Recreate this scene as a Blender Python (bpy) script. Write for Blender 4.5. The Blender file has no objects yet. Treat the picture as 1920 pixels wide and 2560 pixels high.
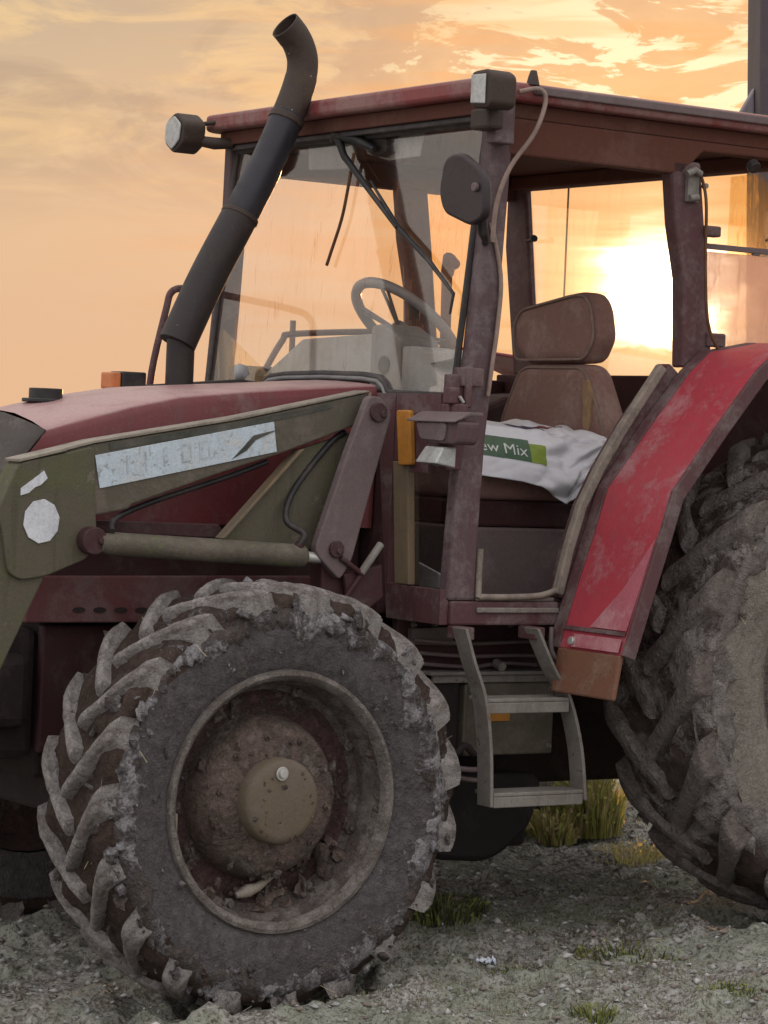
import bpy, math, random
import numpy as np
from mathutils import Vector, Matrix, Euler, noise
R = math.radians
random.seed(7); rng = np.random.default_rng(7)
SC = bpy.context.scene
COL = SC.collection

# ------------------------------------------------------------------ camera
cam_d = bpy.data.cameras.new('camera'); cam = bpy.data.objects.new('camera', cam_d); COL.objects.link(cam)
cam_d.sensor_fit = 'HORIZONTAL'; cam_d.sensor_width = 36.0; cam_d.lens = 131.25
cam_d.clip_start = 0.1; cam_d.clip_end = 6000
cam.location = (0, 0, 1.87); cam.rotation_euler = (R(90 - 3.107), 0, 0)
SC.camera = cam

# ------------------------------------------------------------------ view
SC.view_settings.view_transform = 'Standard'; SC.view_settings.look = 'None'
SC.view_settings.exposure = 0.72; SC.view_settings.gamma = 1.0
SC.view_settings.use_curve_mapping = False
SC.cycles.max_bounces = 6; SC.cycles.diffuse_bounces = 3; SC.cycles.glossy_bounces = 3; SC.cycles.transparent_max_bounces = 20
SC.cycles.use_denoising = True

# ------------------------------------------------------------------ node helpers
class NT:
    def __init__(s, tree): s.t = tree; s.n = tree.nodes; s.l = tree.links
    def node(s, kind, **kw):
        nd = s.n.new(kind)
        for k, v in kw.items(): setattr(nd, k, v)
        return nd
    def put(s, sock, v):
        if isinstance(v, bpy.types.NodeSocket): s.l.new(v, sock)
        else:
            if hasattr(sock, 'default_value'):
                dv = sock.default_value
                try:
                    if len(dv) == 4 and len(v) == 3: v = (*v, 1)
                except TypeError: pass
                sock.default_value = v
    def math(s, op, a, b=None, c=None, clamp=False):
        nd = s.node('ShaderNodeMath', operation=op); nd.use_clamp = clamp
        s.put(nd.inputs[0], a)
        if b is not None: s.put(nd.inputs[1], b)
        if c is not None: s.put(nd.inputs[2], c)
        return nd.outputs[0]
    def vmath(s, op, a, b=None, out=0):
        nd = s.node('ShaderNodeVectorMath', operation=op)
        s.put(nd.inputs[0], a)
        if b is not None: s.put(nd.inputs[1], b)
        return nd.outputs[out]
    def mix(s, f, a, b, mode='MIX'):
        nd = s.node('ShaderNodeMix', data_type='RGBA', blend_type=mode)
        s.put(nd.inputs[0], f); s.put(nd.inputs[6], a); s.put(nd.inputs[7], b)
        return nd.outputs[2]
    def noise(s, vec, scale, detail=5, rough=.6, dist=0.0):
        nd = s.node('ShaderNodeTexNoise')
        s.put(nd.inputs['Vector'], vec); nd.inputs['Scale'].default_value = scale
        nd.inputs['Detail'].default_value = detail; nd.inputs['Roughness'].default_value = rough
        nd.inputs['Distortion'].default_value = dist
        return nd.outputs[0]
    def rng(s, v, a, b, c=0.0, d=1.0, smooth=True):
        nd = s.node('ShaderNodeMapRange'); nd.clamp = True
        if smooth: nd.interpolation_type = 'SMOOTHSTEP'
        s.put(nd.inputs[0], v)
        for i, q in enumerate((a, b, c, d)): s.put(nd.inputs[i + 1], q)
        return nd.outputs[0]
    def mapping(s, vec, scale=(1, 1, 1), loc=(0, 0, 0), rot=(0, 0, 0)):
        nd = s.node('ShaderNodeMapping'); s.put(nd.inputs[0], vec)
        nd.inputs[1].default_value = loc; nd.inputs[2].default_value = rot; nd.inputs[3].default_value = scale
        return nd.outputs[0]

# ------------------------------------------------------------------ sky and sun
SUN_AZ, SUN_EL = R(5.8), R(1.3)           # to the right of the view axis, just above the horizon
SUN = Vector((math.sin(SUN_AZ) * math.cos(SUN_EL), math.cos(SUN_AZ) * math.cos(SUN_EL), math.sin(SUN_EL)))
world = bpy.data.worlds.new('World'); SC.world = world; world.use_nodes = True
w = NT(world.node_tree); w.n.clear()
tc = w.node('ShaderNodeTexCoord'); d = w.vmath('NORMALIZE', tc.outputs['Generated'])
sep = w.node('ShaderNodeSeparateXYZ'); w.l.new(d, sep.inputs[0])
el = w.math('MULTIPLY', w.math('ARCSINE', sep.outputs[2]), 180 / math.pi)             # degrees
dot = w.vmath('DOT_PRODUCT', d, tuple(SUN), out=1)
ang = w.math('MULTIPLY', w.math('ARCCOSINE', w.math('MINIMUM', dot, 1.0)), 180 / math.pi)
def ramp(v, a, b, stops):
    nd = w.node('ShaderNodeValToRGB'); w.put(nd.inputs[0], w.rng(v, a, b, smooth=False))
    e = nd.color_ramp.elements
    while len(e) < len(stops): e.new(.5)
    for i, (p, c) in enumerate(stops): e[i].position = p; e[i].color = (*c, 1)
    return nd.outputs[0]
warm = ramp(el, 0, 60, [(0, (.49, .305, .180)), (.035, (.42, .305, .190)), (.075, (.365, .290, .195)), (.12, (.275, .240, .180)), (.30, (.46, .43, .40)), (1, (1.12, 1.08, 1.07))])
cool = ramp(el, 0, 60, [(0, (.52, .49, .50)), (.2, (.76, .73, .74)), (1, (1.16, 1.12, 1.12))])
side = w.rng(ang, 25, 120)
base = w.mix(side, warm, cool)
# broken cloud: long low shapes, torn at the edges
n1 = w.noise(w.mapping(d, scale=(13, 13, 34), loc=(1.3, .7, .2)), 1.0, 5, .60, .9)
n2 = w.noise(w.mapping(d, scale=(17, 17, 58), loc=(3.1, 2.25, .6)), 1.0, 6, .64, .7)
n3 = w.noise(w.mapping(d, scale=(9, 9, 95), loc=(0, 0, .4)), 1.6, 3, .55, .2)          # low bars of cloud
grey = w.math('MULTIPLY', w.rng(n1, .44, .60), w.rng(el, 2.0, 5.0))
base = w.mix(w.math('MULTIPLY', grey, .65), base, w.mix(side, (.215, .190, .150), (.80, .77, .78)))
peach = w.math('MULTIPLY', w.rng(n2, .45, .68), w.rng(el, 2.8, 5.0))
base = w.mix(w.math('MULTIPLY', peach, .60), base, w.mix(side, (.50, .365, .19), (.92, .86, .84)))
near = w.rng(ang, 9.0, 5.0)
gap = w.math('MULTIPLY', w.math('MULTIPLY', w.rng(w.math('ADD', n2, w.math('MULTIPLY', w.math('SUBTRACT', n1, .5), .35)), .520, .560), w.rng(el, 4.3, 5.0)), near)
base = w.mix(w.math('MULTIPLY', w.rng(ang, 10, 2.5), .65), base, (.57, .345, .15))
base = w.mix(w.math('MULTIPLY', gap, .92), base, (.54, .55, .37))
bars = w.math('MULTIPLY', w.rng(n3, .47, .66), w.rng(ang, 14, 4, 0.0, 0.45))
base = w.mix(bars, base, (.48, .24, .09))
# glare of the low sun through thin cloud: shaped by the bars of cloud
angb = w.math('ADD', ang, w.math('MULTIPLY', w.math('SUBTRACT', n3, .5), 2.2))
g1 = w.math('EXPONENT', w.math('MULTIPLY', w.math('POWER', w.math('MAXIMUM', w.math('DIVIDE', angb, .80), 0.0), 2.0), -1.0))
g2 = w.math('EXPONENT', w.math('DIVIDE', w.math('MAXIMUM', angb, 0.0), -1.1))
bank = w.noise(w.mapping(d, scale=(60, 60, 10)), 2.0, 3, .6)
low = w.rng(w.math('SUBTRACT', el, w.math('MULTIPLY', bank, .55)), -.08, -.02)          # bank of cloud on the horizon
g1 = w.math('MULTIPLY', g1, w.math('ADD', w.math('MULTIPLY', low, .97), .03)); g2 = w.math('MULTIPLY', g2, w.math('ADD', w.math('MULTIPLY', low, .75), .25))
glow = w.vmath('ADD', w.mix(1.0, (5.5, 5.2, 4.2), g1, 'MULTIPLY'), w.mix(1.0, (.50, .34, .10), g2, 'MULTIPLY'))
skycol = w.vmath('ADD', base, glow)
nis = w.node('ShaderNodeTexSky', sky_type='NISHITA'); nis.sun_disc = False
nis.sun_elevation = SUN_EL; nis.sun_rotation = SUN_AZ; nis.dust_density = 3.0; nis.air_density = 1.5
skycol = w.vmath('ADD', skycol, w.vmath('MULTIPLY', nis.outputs[0], (.02, .02, .02)))
bg = w.node('ShaderNodeBackground'); w.l.new(skycol, bg.inputs[0]); bg.inputs[1].default_value = 1.0
out = w.node('ShaderNodeOutputWorld'); w.l.new(bg.outputs[0], out.inputs[0])

sun_d = bpy.data.lights.new('sun', 'SUN'); sun = bpy.data.objects.new('sun', sun_d); COL.objects.link(sun)
sun_d.energy = 3.0; sun_d.angle = R(.55); sun_d.color = (1, .50, .20)
sun.rotation_euler = (-SUN).to_track_quat('-Z', 'Y').to_euler(); sun.location = (3, 30, 8)

# ------------------------------------------------------------------ materials
def new_mat(name):
    m = bpy.data.materials.new(name); m.use_nodes = True
    t = NT(m.node_tree); t.n.clear()
    return m, t
def finish(t, shader):
    o = t.node('ShaderNodeOutputMaterial'); t.l.new(shader, o.inputs[0])
def bumpn(t, h, strength=.3, dist=.01):
    b = t.node('ShaderNodeBump'); b.inputs['Strength'].default_value = strength; b.inputs['Distance'].default_value = dist
    t.put(b.inputs['Height'], h); return b.outputs[0]
def bsdf(t, col, rough, metal=0.0, nrm=None, spec=.3, **kw):
    p = t.node('ShaderNodeBsdfPrincipled'); t.put(p.inputs['Base Color'], col); t.put(p.inputs['Roughness'], rough)
    t.put(p.inputs['Metallic'], metal); p.inputs['Specular IOR Level'].default_value = spec
    if nrm is not None: t.l.new(nrm, p.inputs['Normal'])
    for k, v in kw.items(): t.put(p.inputs[k.replace('_', ' ')], v)
    return p.outputs[0]
def dirty(name, col, rough=.5, dirt=(.20, .165, .14), amt=.5, scale=5, speck=None, streak=.25, metal=0.0, bump=.25, spec=.3, speck_amt=.64, dust_skylit=None):
    """paint or steel under dust, dried mud and runs"""
    m, t = new_mat(name); c = t.node('ShaderNodeTexCoord').outputs['Object']
    a = t.noise(c, scale, 5, .68, .4); b = t.noise(c, scale * 9, 4, .7); s = t.noise(t.mapping(c, scale=(14, 14, .9)), 2.2, 4, .6, .3)
    f = t.noise(c, 160, 3, .6)
    k = t.math('ADD', t.math('MULTIPLY', a, .75), t.math('MULTIPLY', b, .25))
    mask = t.rng(k, .68 - amt * .42, .80 - amt * .30)
    col1 = t.mix(t.rng(a, .3, .7, 0, .5), col, tuple(min(1, q * .62) for q in col))
    col1 = t.mix(t.math('MULTIPLY', t.rng(s, .50, .72), streak), col1, tuple(q * .55 for q in dirt))
    colr = t.mix(t.math('MULTIPLY', mask, .8), col1, dirt)
    if speck: colr = t.mix(t.rng(t.noise(c, scale * 3.3, 5, .75, .6), speck_amt, speck_amt + .05), colr, speck)
    if dust_skylit:
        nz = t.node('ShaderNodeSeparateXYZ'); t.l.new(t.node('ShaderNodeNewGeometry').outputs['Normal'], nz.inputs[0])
        colr = t.mix(t.math('MULTIPLY', t.rng(nz.outputs[2], .55, .97), t.rng(k, .25, .6, .35, .85)), colr, dust_skylit)  # upward faces paled: settled dust plus sky light put into the colour
    colr = t.mix(t.math('MULTIPLY', t.rng(f, .35, .7), .35), colr, t.mix(1.0, colr, (.55, .55, .55), 'MULTIPLY'))
    ro = t.math('ADD', rough, t.math('MULTIPLY', mask, .85 - rough), clamp=True)
    n = bumpn(t, t.math('ADD', t.math('ADD', t.math('MULTIPLY', mask, .3), t.math('MULTIPLY', b, .5)), t.math('MULTIPLY', f, .15)), bump, .006)
    finish(t, bsdf(t, colr, ro, metal, n, spec)); return m
def mud(name, dark, pale, scale=9, thr=.5, bump=.8, wid=.10, fleck=(.34, .32, .31)):
    m, t = new_mat(name); c = t.node('ShaderNodeTexCoord').outputs['Object']
    a = t.noise(c, scale, 6, .7, .6); b = t.noise(c, scale * 6, 5, .75, .4); f = t.noise(c, 190, 2, .7)
    v = t.node('ShaderNodeTexVoronoi', feature='DISTANCE_TO_EDGE'); t.put(v.inputs['Vector'], c); v.inputs['Scale'].default_value = 46
    k = t.math('ADD', t.math('MULTIPLY', a, .7), t.math('MULTIPLY', b, .3))
    mask = t.rng(k, thr - wid / 2, thr + wid / 2)
    col = t.mix(mask, t.mix(t.rng(b, .35, .65), dark, tuple(q * 1.7 for q in dark)), t.mix(t.rng(b, .3, .7), pale, tuple(q * .66 for q in pale)))
    col = t.mix(t.rng(t.noise(c, scale * 8, 5, .8), .66, .70), col, fleck)
    col = t.mix(t.math('MULTIPLY', t.rng(v.outputs[0], .06, .0), .45), col, tuple(q * .7 for q in dark))
    col = t.mix(t.math('MULTIPLY', t.rng(f, .4, .7), .4), col, t.mix(1.0, col, (.5, .5, .5), 'MULTIPLY'))
    n = bumpn(t, t.math('ADD', t.math('ADD', t.math('MULTIPLY', mask, .55), b), t.math('MULTIPLY', f, .25)), min(1.0, bump * 1.25), .018)
    finish(t, bsdf(t, col, .92, 0, n, .15)); return m
def plain(name, col, rough=.6, var=.25, metal=0.0, bump=.15, scale=30, spec=.3, **kw):
    m, t = new_mat(name); c = t.node('ShaderNodeTexCoord').outputs['Object']
    a = t.noise(c, scale, 7, .7, .3); b = t.noise(c, scale / 6, 4, .6)
    colr = t.mix(t.math('MULTIPLY', t.rng(a, .35, .7), var * 1.6, clamp=True), col, tuple(q * .5 for q in col))
    colr = t.mix(t.math('MULTIPLY', t.rng(b, .45, .7), var, clamp=True), colr, (.16, .13, .11))
    finish(t, bsdf(t, colr, t.rng(a, .3, .7, rough * .85, min(1, rough * 1.15)), metal, bumpn(t, a, bump, .004), spec, **kw)); return m
def glass(name, dust=.10, streak=.35, tint=(1, 1, 1), dcol=(.55, .45, .38), sscale=3.0, thr=.56):
    m, t = new_mat(name); c = t.node('ShaderNodeTexCoord').outputs['Object']
    a = t.noise(c, 2.2, 6, .6); s = t.noise(t.mapping(c, scale=(9, 9, 1.1)), sscale, 7, .68, .8); sp = t.noise(t.mapping(c, scale=(40, 40, 16)), 1.5, 3, .6)
    k = t.math('ADD', t.math('MULTIPLY', t.rng(a, .3, .7), dust), t.math('ADD', t.math('MULTIPLY', t.rng(s, thr, thr + .09), streak), t.math('MULTIPLY', t.rng(sp, .70, .74), streak * .7)), clamp=True)
    tr = t.node('ShaderNodeBsdfTransparent'); t.put(tr.inputs[0], tint)
    di = t.node('ShaderNodeBsdfDiffuse'); t.put(di.inputs[0], dcol)
    tl = t.node('ShaderNodeBsdfTranslucent'); t.put(tl.inputs[0], tuple(q * .9 for q in dcol))
    mx = t.node('ShaderNodeMixShader'); mx.inputs[0].default_value = .86; t.l.new(di.outputs[0], mx.inputs[1]); t.l.new(tl.outputs[0], mx.inputs[2])
    gl = t.node('ShaderNodeBsdfGlossy'); gl.inputs['Roughness'].default_value = .04
    fr = t.node('ShaderNodeFresnel'); fr.inputs[0].default_value = 1.45
    m1 = t.node('ShaderNodeMixShader'); t.l.new(t.math('MULTIPLY', fr.outputs[0], .20), m1.inputs[0]); t.l.new(tr.outputs[0], m1.inputs[1]); t.l.new(gl.outputs[0], m1.inputs[2])
    m2 = t.node('ShaderNodeMixShader'); t.l.new(k, m2.inputs[0]); t.l.new(m1.outputs[0], m2.inputs[1]); t.l.new(mx.outputs[0], m2.inputs[2])
    finish(t, m2.outputs[0]); return m

MT = {}
MT['red'] = dirty('red_paint', (.150, .034, .038), .40, (.19, .115, .11), .42, 4, speck=(.10, .05, .04), streak=.3, speck_amt=.70, dust_skylit=(.40, .27, .26))
MT['roof'] = dirty('roof_red', (.20, .045, .045), .5, (.25, .155, .14), .62, 5, speck=(.35, .28, .22), streak=.2, speck_amt=.72, dust_skylit=(.36, .27, .23))
MT['fender'] = dirty('fender_red', (.36, .045, .062), .40, (.34, .16, .17), .46, 4, speck=(.42, .30, .27), streak=.3, speck_amt=.70)
MT['faded'] = dirty('faded_red', (.36, .10, .125), .5, (.40, .20, .21), .5, 6, speck=(.30, .06, .07), streak=.2, speck_amt=.66)
MT['maroon'] = dirty('maroon_frame', (.085, .035, .038), .6, (.15, .115, .11), .55, 6, speck=(.22, .19, .17), streak=.4, speck_amt=.70)
MT['pillar'] = dirty('pillar_paint', (.090, .052, .058), .55, (.17, .135, .135), .5, 7, speck=(.25, .22, .21), streak=.4, speck_amt=.72)
MT['olive'] = dirty('olive_loader', (.085, .075, .055), .65, (.145, .122, .098), .55, 5, speck=(.10, .105, .05), streak=.7, speck_amt=.60, bump=.4)
MT['moss'] = dirty('mossy_loader', (.090, .078, .055), .7, (.090, .094, .044), .55, 3.5, speck=(.13, .112, .09), streak=.7, speck_amt=.62, bump=.4)
MT['post'] = dirty('loader_post', (.13, .095, .095), .6, (.16, .13, .125), .5, 6, speck=(.09, .035, .03), streak=.35, speck_amt=.68)
MT['dark'] = dirty('engine_dark', (.018, .012, .012), .75, (.045, .034, .030), .5, 8, streak=.2)
MT['tank_shade'] = dirty('tank_shade_black', (.010, .008, .008), .8, (.026, .020, .018), .5, 6, streak=.2)  # near-black: shade under the tractor put into the colour
MT['darkred'] = dirty('engine_maroon', (.048, .016, .018), .7, (.075, .050, .047), .5, 6, streak=.3)
MT['rail'] = dirty('rail_paint', (.12, .038, .040), .6, (.15, .10, .095), .55, 5, speck=(.07, .05, .045), streak=.5, speck_amt=.66)
MT['black'] = plain('black_plastic', (.018, .017, .018), .5, .3)
MT['rubber'] = plain('rubber_seal', (.05, .045, .045), .7, .3)
MT['nose'] = dirty('grille_mesh', (.055, .046, .042), .7, (.12, .10, .088), .5, 8, streak=.3)
MT['paleseal'] = dirty('worn_seal', (.24, .205, .17), .7, (.12, .095, .085), .5, 9, streak=.4)
MT['steel'] = dirty('worn_steel', (.20, .185, .165), .6, (.15, .125, .11), .5, 9, speck=(.07, .045, .035), streak=.4, speck_amt=.62)
MT['exhaust'] = dirty('exhaust_black', (.020, .019, .026), .42, (.042, .034, .034), .5, 7, speck=(.30, .28, .26), streak=.25, speck_amt=.74)
MT['exhaust_top'] = dirty('exhaust_rust', (.045, .030, .024), .6, (.07, .05, .036), .5, 9, speck=(.38, .35, .31), streak=.25, speck_amt=.66)
MT['exhaust_worn'] = dirty('exhaust_heat_shield', (.022, .017, .016), .5, (.048, .036, .032), .5, 8, speck=(.10, .075, .065), streak=.3)
MT['rust'] = dirty('rusty_flap', (.17, .075, .045), .75, (.20, .13, .09), .5, 8, streak=.3)
MT['rubber_dark'] = mud('tyre_tread', (.040, .028, .023), (.28, .255, .25), 5, .605, 1.0)
MT['rubber_side'] = mud('tyre_sidewall', (.072, .065, .067), (.19, .172, .160), 5, .575, .8, .18)
MT['rear_side'] = mud('rear_tyre_sidewall', (.13, .112, .095), (.255, .23, .20), 4, .45, .6, .2)
MT['lug'] = mud('tyre_lug', (.13, .112, .102), (.34, .315, .30), 9, .44, .6, .16)
MT['lug_rear'] = mud('rear_tyre_lug', (.115, .097, .088), (.28, .255, .24), 5, .50, .8, .16)
MT['crust'] = mud('dried_mud_crust', (.075, .062, .056), (.34, .325, .335), 9, .50, .9, .10)
MT['tread_rear'] = mud('rear_tyre_tread', (.046, .033, .029), (.27, .245, .23), 3.2, .525, 1.0)
MT['rim'] = mud('muddy_rim', (.10, .075, .068), (.24, .21, .19), 12, .47, .7, .16)
MT['rimlip_lit'] = mud('muddy_lit_flange', (.14, .115, .10), (.30, .27, .245), 14, .45, .7, .2)  # rim mud made paler: the lit flange edge put into the colour
MT['disc'] = mud('muddy_disc', (.075, .045, .042), (.18, .145, .13), 9, .52, .9)
MT['hub'] = mud('muddy_hub', (.11, .082, .070), (.24, .205, .18), 7, .53, .9)
MT['cap'] = dirty('hub_cap', (.125, .098, .066), .7, (.14, .112, .092), .6, 8, speck=(.10, .075, .06), streak=.2)
MT['bright'] = plain('bright_steel', (.45, .44, .42), .4, .3, .5)
MT['seat'] = dirty('seat_cloth', (.27, .155, .13), .9, (.34, .235, .205), .5, 5, streak=.15, bump=.4)
MT['foam'] = plain('seat_foam', (.34, .22, .12), .95, .4)
MT['grey'] = dirty('grey_plastic', (.36, .37, .37), .55, (.28, .26, .23), .45, 6, streak=.2, bump=.1)
MT['grey_dark'] = dirty('grey_shroud', (.20, .20, .20), .6, (.16, .145, .13), .45, 8, streak=.3)
MT['wheelrim'] = plain('steering_wheel_plastic', (.17, .17, .175), .45, .2)
MT['liner'] = dirty('roof_liner', (.095, .034, .022), .9, (.11, .050, .036), .5, 4, streak=.1, bump=.1)
MT['orange'] = plain('orange_reflector', (.44, .19, .035), .35, .25, 0, .1, 50)
MT['amber'] = plain('amber_lens', (.50, .16, .05), .35, .3)
MT['lens'] = plain('lamp_lens', (.42, .43, .42), .2, .35, .2, .3, 60)
MT['khaki'] = dirty('khaki_strip', (.17, .125, .075), .7, (.13, .105, .08), .5, 6, streak=.4)
MT['sticker'] = dirty('worn_sticker', (.46, .54, .60), .6, (.55, .54, .50), .45, 14, speck=(.28, .31, .32), streak=.35, bump=.1, speck_amt=.57)
MT['sticker2'] = dirty('round_sticker', (.58, .60, .64), .6, (.36, .37, .40), .42, 9, speck=(.12, .12, .12), streak=.3, bump=.1, speck_amt=.68)
MT['print'] = plain('sticker_print', (.42, .47, .51), .7, .5)
MT['edge'] = dirty('worn_edge', (.25, .22, .18), .6, (.14, .12, .10), .5, 9, streak=.3)
MT['stripe'] = plain('dark_stripe', (.055, .058, .048), .7, .4)
MT['bag'] = plain('woven_bag', (.66, .66, .70), .45, .12, 0, .2, 14)
MT['bag_green'] = plain('bag_green_print', (.07, .13, .08), .5, .25)
MT['bag_leaf'] = plain('bag_leaf_print', (.22, .30, .05), .5, .25)
MT['bag_purple'] = plain('bag_purple_print', (.07, .05, .13), .5, .2)
MT['bag_red'] = plain('bag_red_print', (.22, .05, .05), .5, .2)
MT['white'] = plain('white_print', (.62, .66, .62), .6, .2)
MT['ws'] = glass('windscreen_glass', .03, .20, (1, .985, .965), (.62, .38, .24), 3.4, .59)
MT['dirtyglass'] = glass('dirty_glass', .10, .34, (1, .94, .78), (.80, .48, .18), 6.0, .53)
MT['clearglass'] = glass('clear_glass', .015, .03)
MT['pinkish'] = glass('dull_pinkish_sheet', .80, .2, (1, 1, 1), (.72, .60, .58))
MT['cord'] = plain('cord', (.10, .045, .02), .8, .3)
MT['rope'] = plain('rope', (.26, .19, .16), .9, .3)
MT['postgrey'] = dirty('mast_steel', (.075, .060, .070), .6, (.11, .09, .09), .4, 2, streak=.3)
MT['postpale'] = dirty('mast_gusset', (.26, .23, .25), .6, (.17, .15, .15), .4, 3, streak=.3)
MT['mirror'] = dirty('mirror_back', (.026, .017, .019), .42, (.06, .042, .042), .35, 6, streak=.2)

# ------------------------------------------------------------------ mesh builder
class MB:
    def __init__(s): s.v = []; s.f = []; s.m = []
    def add(s, vs, fs, mi=0):
        o = len(s.v); s.v += [tuple(q) for q in vs]; s.f += [tuple(i + o for i in f) for f in fs]; s.m += [mi] * len(fs); return s
    def box(s, x0, x1, y0, y1, z0, z1, mi=0):
        return s.add([(x0, y0, z0), (x1, y0, z0), (x1, y1, z0), (x0, y1, z0), (x0, y0, z1), (x1, y0, z1), (x1, y1, z1), (x0, y1, z1)],
                     [(3, 2, 1, 0), (4, 5, 6, 7), (0, 1, 5, 4), (1, 2, 6, 5), (2, 3, 7, 6), (3, 0, 4, 7)], mi)
    def prism(s, pts, axis, a, b, mi=0):
        """closed outline extruded along an axis from a to b"""
        def P(p, q): return {'x': (q, p[0], p[1]), 'y': (p[0], q, p[1]), 'z': (p[0], p[1], q)}[axis]
        n = len(pts); vs = [P(p, a) for p in pts] + [P(p, b) for p in pts]
        return s.add(vs, [tuple(range(n))[::-1], tuple(range(n, 2 * n))] + [(i, (i + 1) % n, n + (i + 1) % n, n + i) for i in range(n)], mi)
    def tube(s, pts, r, n=10, caps=True, mi=0, up=(0, 0, 1)):
        pts = [Vector(p) for p in pts]; rs = r if isinstance(r, (list, tuple)) else [r] * len(pts); vs = []; fs = []
        prev = None
        for i, p in enumerate(pts):
            t = (pts[min(i + 1, len(pts) - 1)] - pts[max(i - 1, 0)]).normalized()
            if prev is None:
                u = t.cross(Vector(up)); u = u if u.length > .05 else t.cross(Vector((1, 0, 0))); u.normalize()
            else: u = (prev - t * prev.dot(t)).normalized()
            prev = u; v = t.cross(u)
            for k in range(n):
                a = 2 * math.pi * k / n; vs.append(p + (u * math.cos(a) + v * math.sin(a)) * rs[i])
        for i in range(len(pts) - 1):
            for k in range(n): fs.append((i * n + k, i * n + (k + 1) % n, (i + 1) * n + (k + 1) % n, (i + 1) * n + k))
        if caps: fs += [tuple(range(n))[::-1], tuple(range((len(pts) - 1) * n, len(pts) * n))]
        return s.add(vs, fs, mi)
    def ribbon(s, pts, wid, thick, mi=0):
        """strip in the xz plane of a side: pts (x,z) path, width across the path, y from thick[0] to thick[1]"""
        L = []; Rr = []
        for i, p in enumerate(pts):
            a = Vector(pts[max(i - 1, 0)]); b = Vector(pts[min(i + 1, len(pts) - 1)]); t = (b - a).normalized(); nn = Vector((-t.y, t.x))
            L.append(Vector(p) + nn * wid / 2); Rr.append(Vector(p) - nn * wid / 2)
        return s.prism([tuple(q) for q in L + Rr[::-1]], 'y', thick[0], thick[1], mi)
    def lathe(s, prof, n=48, c=(0, 0, 0), mi=0, mis=None):
        """profile (r, y) round the y axis"""
        vs = []; fs = []; k = len(prof)
        for i in range(n):
            a = 2 * math.pi * i / n
            for r, y in prof: vs.append((c[0] - r * math.cos(a), c[1] + y, c[2] + r * math.sin(a)))
        o = len(s.v); s.v += vs
        for i in range(n):
            j = (i + 1) % n
            for q in range(k - 1):
                s.f.append((o + i * k + q, o + i * k + q + 1, o + j * k + q + 1, o + j * k + q)); s.m.append(mis[q] if mis else mi)
        return s
    def build(s, name, mat, parent=None, bevel=0.0, smooth=None, seg=2, sub=0, solid=0):
        me = bpy.data.meshes.new(name); me.from_pydata(s.v, [], s.f)
        mats = mat if isinstance(mat, (list, tuple)) else [mat]
        for q in mats: me.materials.append(MT[q] if isinstance(q, str) else q)
        if len(mats) > 1: me.polygons.foreach_set('material_index', s.m)
        me.update(); return mesh_obj(name, me, parent, bevel, smooth, seg, sub, solid)
def mesh_obj(name, me, parent=None, bevel=0.0, smooth=None, seg=2, sub=0, solid=0, fix=True):
    import bmesh
    if fix:
        bm = bmesh.new(); bm.from_mesh(me); bmesh.ops.recalc_face_normals(bm, faces=bm.faces); bm.to_mesh(me); bm.free()
    ob = bpy.data.objects.new(name, me); COL.objects.link(ob); ob.parent = parent
    if smooth is not None:
        me.shade_smooth()
        if smooth < 179: me.set_sharp_from_angle(angle=R(smooth))
    if solid:
        q = ob.modifiers.new('solid', 'SOLIDIFY'); q.thickness = solid; q.offset = 0
    if bevel:
        q = ob.modifiers.new('bevel', 'BEVEL'); q.width = bevel; q.segments = seg; q.limit_method = 'ANGLE'; q.angle_limit = R(35); q.harden_normals = False
    if sub:
        q = ob.modifiers.new('sub', 'SUBSURF'); q.levels = sub; q.render_levels = sub
    return ob
def tag(o, label=None, cat=None, group=None, kind=None):
    for k, v in (('label', label), ('category', cat), ('group', group), ('kind', kind)):
        if v: o[k] = v
    return o
def copyo(o, parent, loc=None, rot=None):
    c = o.copy(); COL.objects.link(c); c.parent = parent
    if loc is not None: c.location = loc
    if rot is not None: c.rotation_euler = rot
    return c
def rounded(pts, r, n=4):
    """round the corners of a closed 2-d outline"""
    o = []; N = len(pts)
    for i in range(N):
        p = Vector(pts[i]); a = (Vector(pts[i - 1]) - p); b = (Vector(pts[(i + 1) % N]) - p)
        q = min(r, a.length * .45, b.length * .45); A = p + a.normalized() * q; B = p + b.normalized() * q
        for k in range(n + 1):
            t = k / n; o.append(tuple((1 - t) ** 2 * A + 2 * t * (1 - t) * p + t * t * B))
    return o
def spline(pts, n=6):
    P = [Vector(p) for p in pts]; o = []
    for i in range(len(P) - 1):
        a = P[max(i - 1, 0)]; b = P[i]; c = P[i + 1]; e = P[min(i + 2, len(P) - 1)]
        for k in range(n):
            t = k / n; o.append(.5 * ((2 * b) + (c - a) * t + (2 * a - 5 * b + 4 * c - e) * t * t + (3 * b - a - 3 * c + e) * t ** 3))
    o.append(P[-1]); return o

# numpy value noise for the ground
_T = rng.random((256, 256))
def vnoise(x, y):
    xi = np.floor(x).astype(int); yi = np.floor(y).astype(int); fx = x - xi; fy = y - yi
    fx = fx * fx * (3 - 2 * fx); fy = fy * fy * (3 - 2 * fy)
    g = lambda a, b: _T[a % 256, b % 256]
    return (g(xi, yi) * (1 - fx) + g(xi + 1, yi) * fx) * (1 - fy) + (g(xi, yi + 1) * (1 - fx) + g(xi + 1, yi + 1) * fx) * fy
def fbm(x, y, o=4):
    v = 0; a = .5; s = 0
    for i in range(o): v = v + a * vnoise(x * 2 ** i + 17.3 * i, y * 2 ** i + 5.1 * i); s += a; a *= .55
    return v / s

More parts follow.
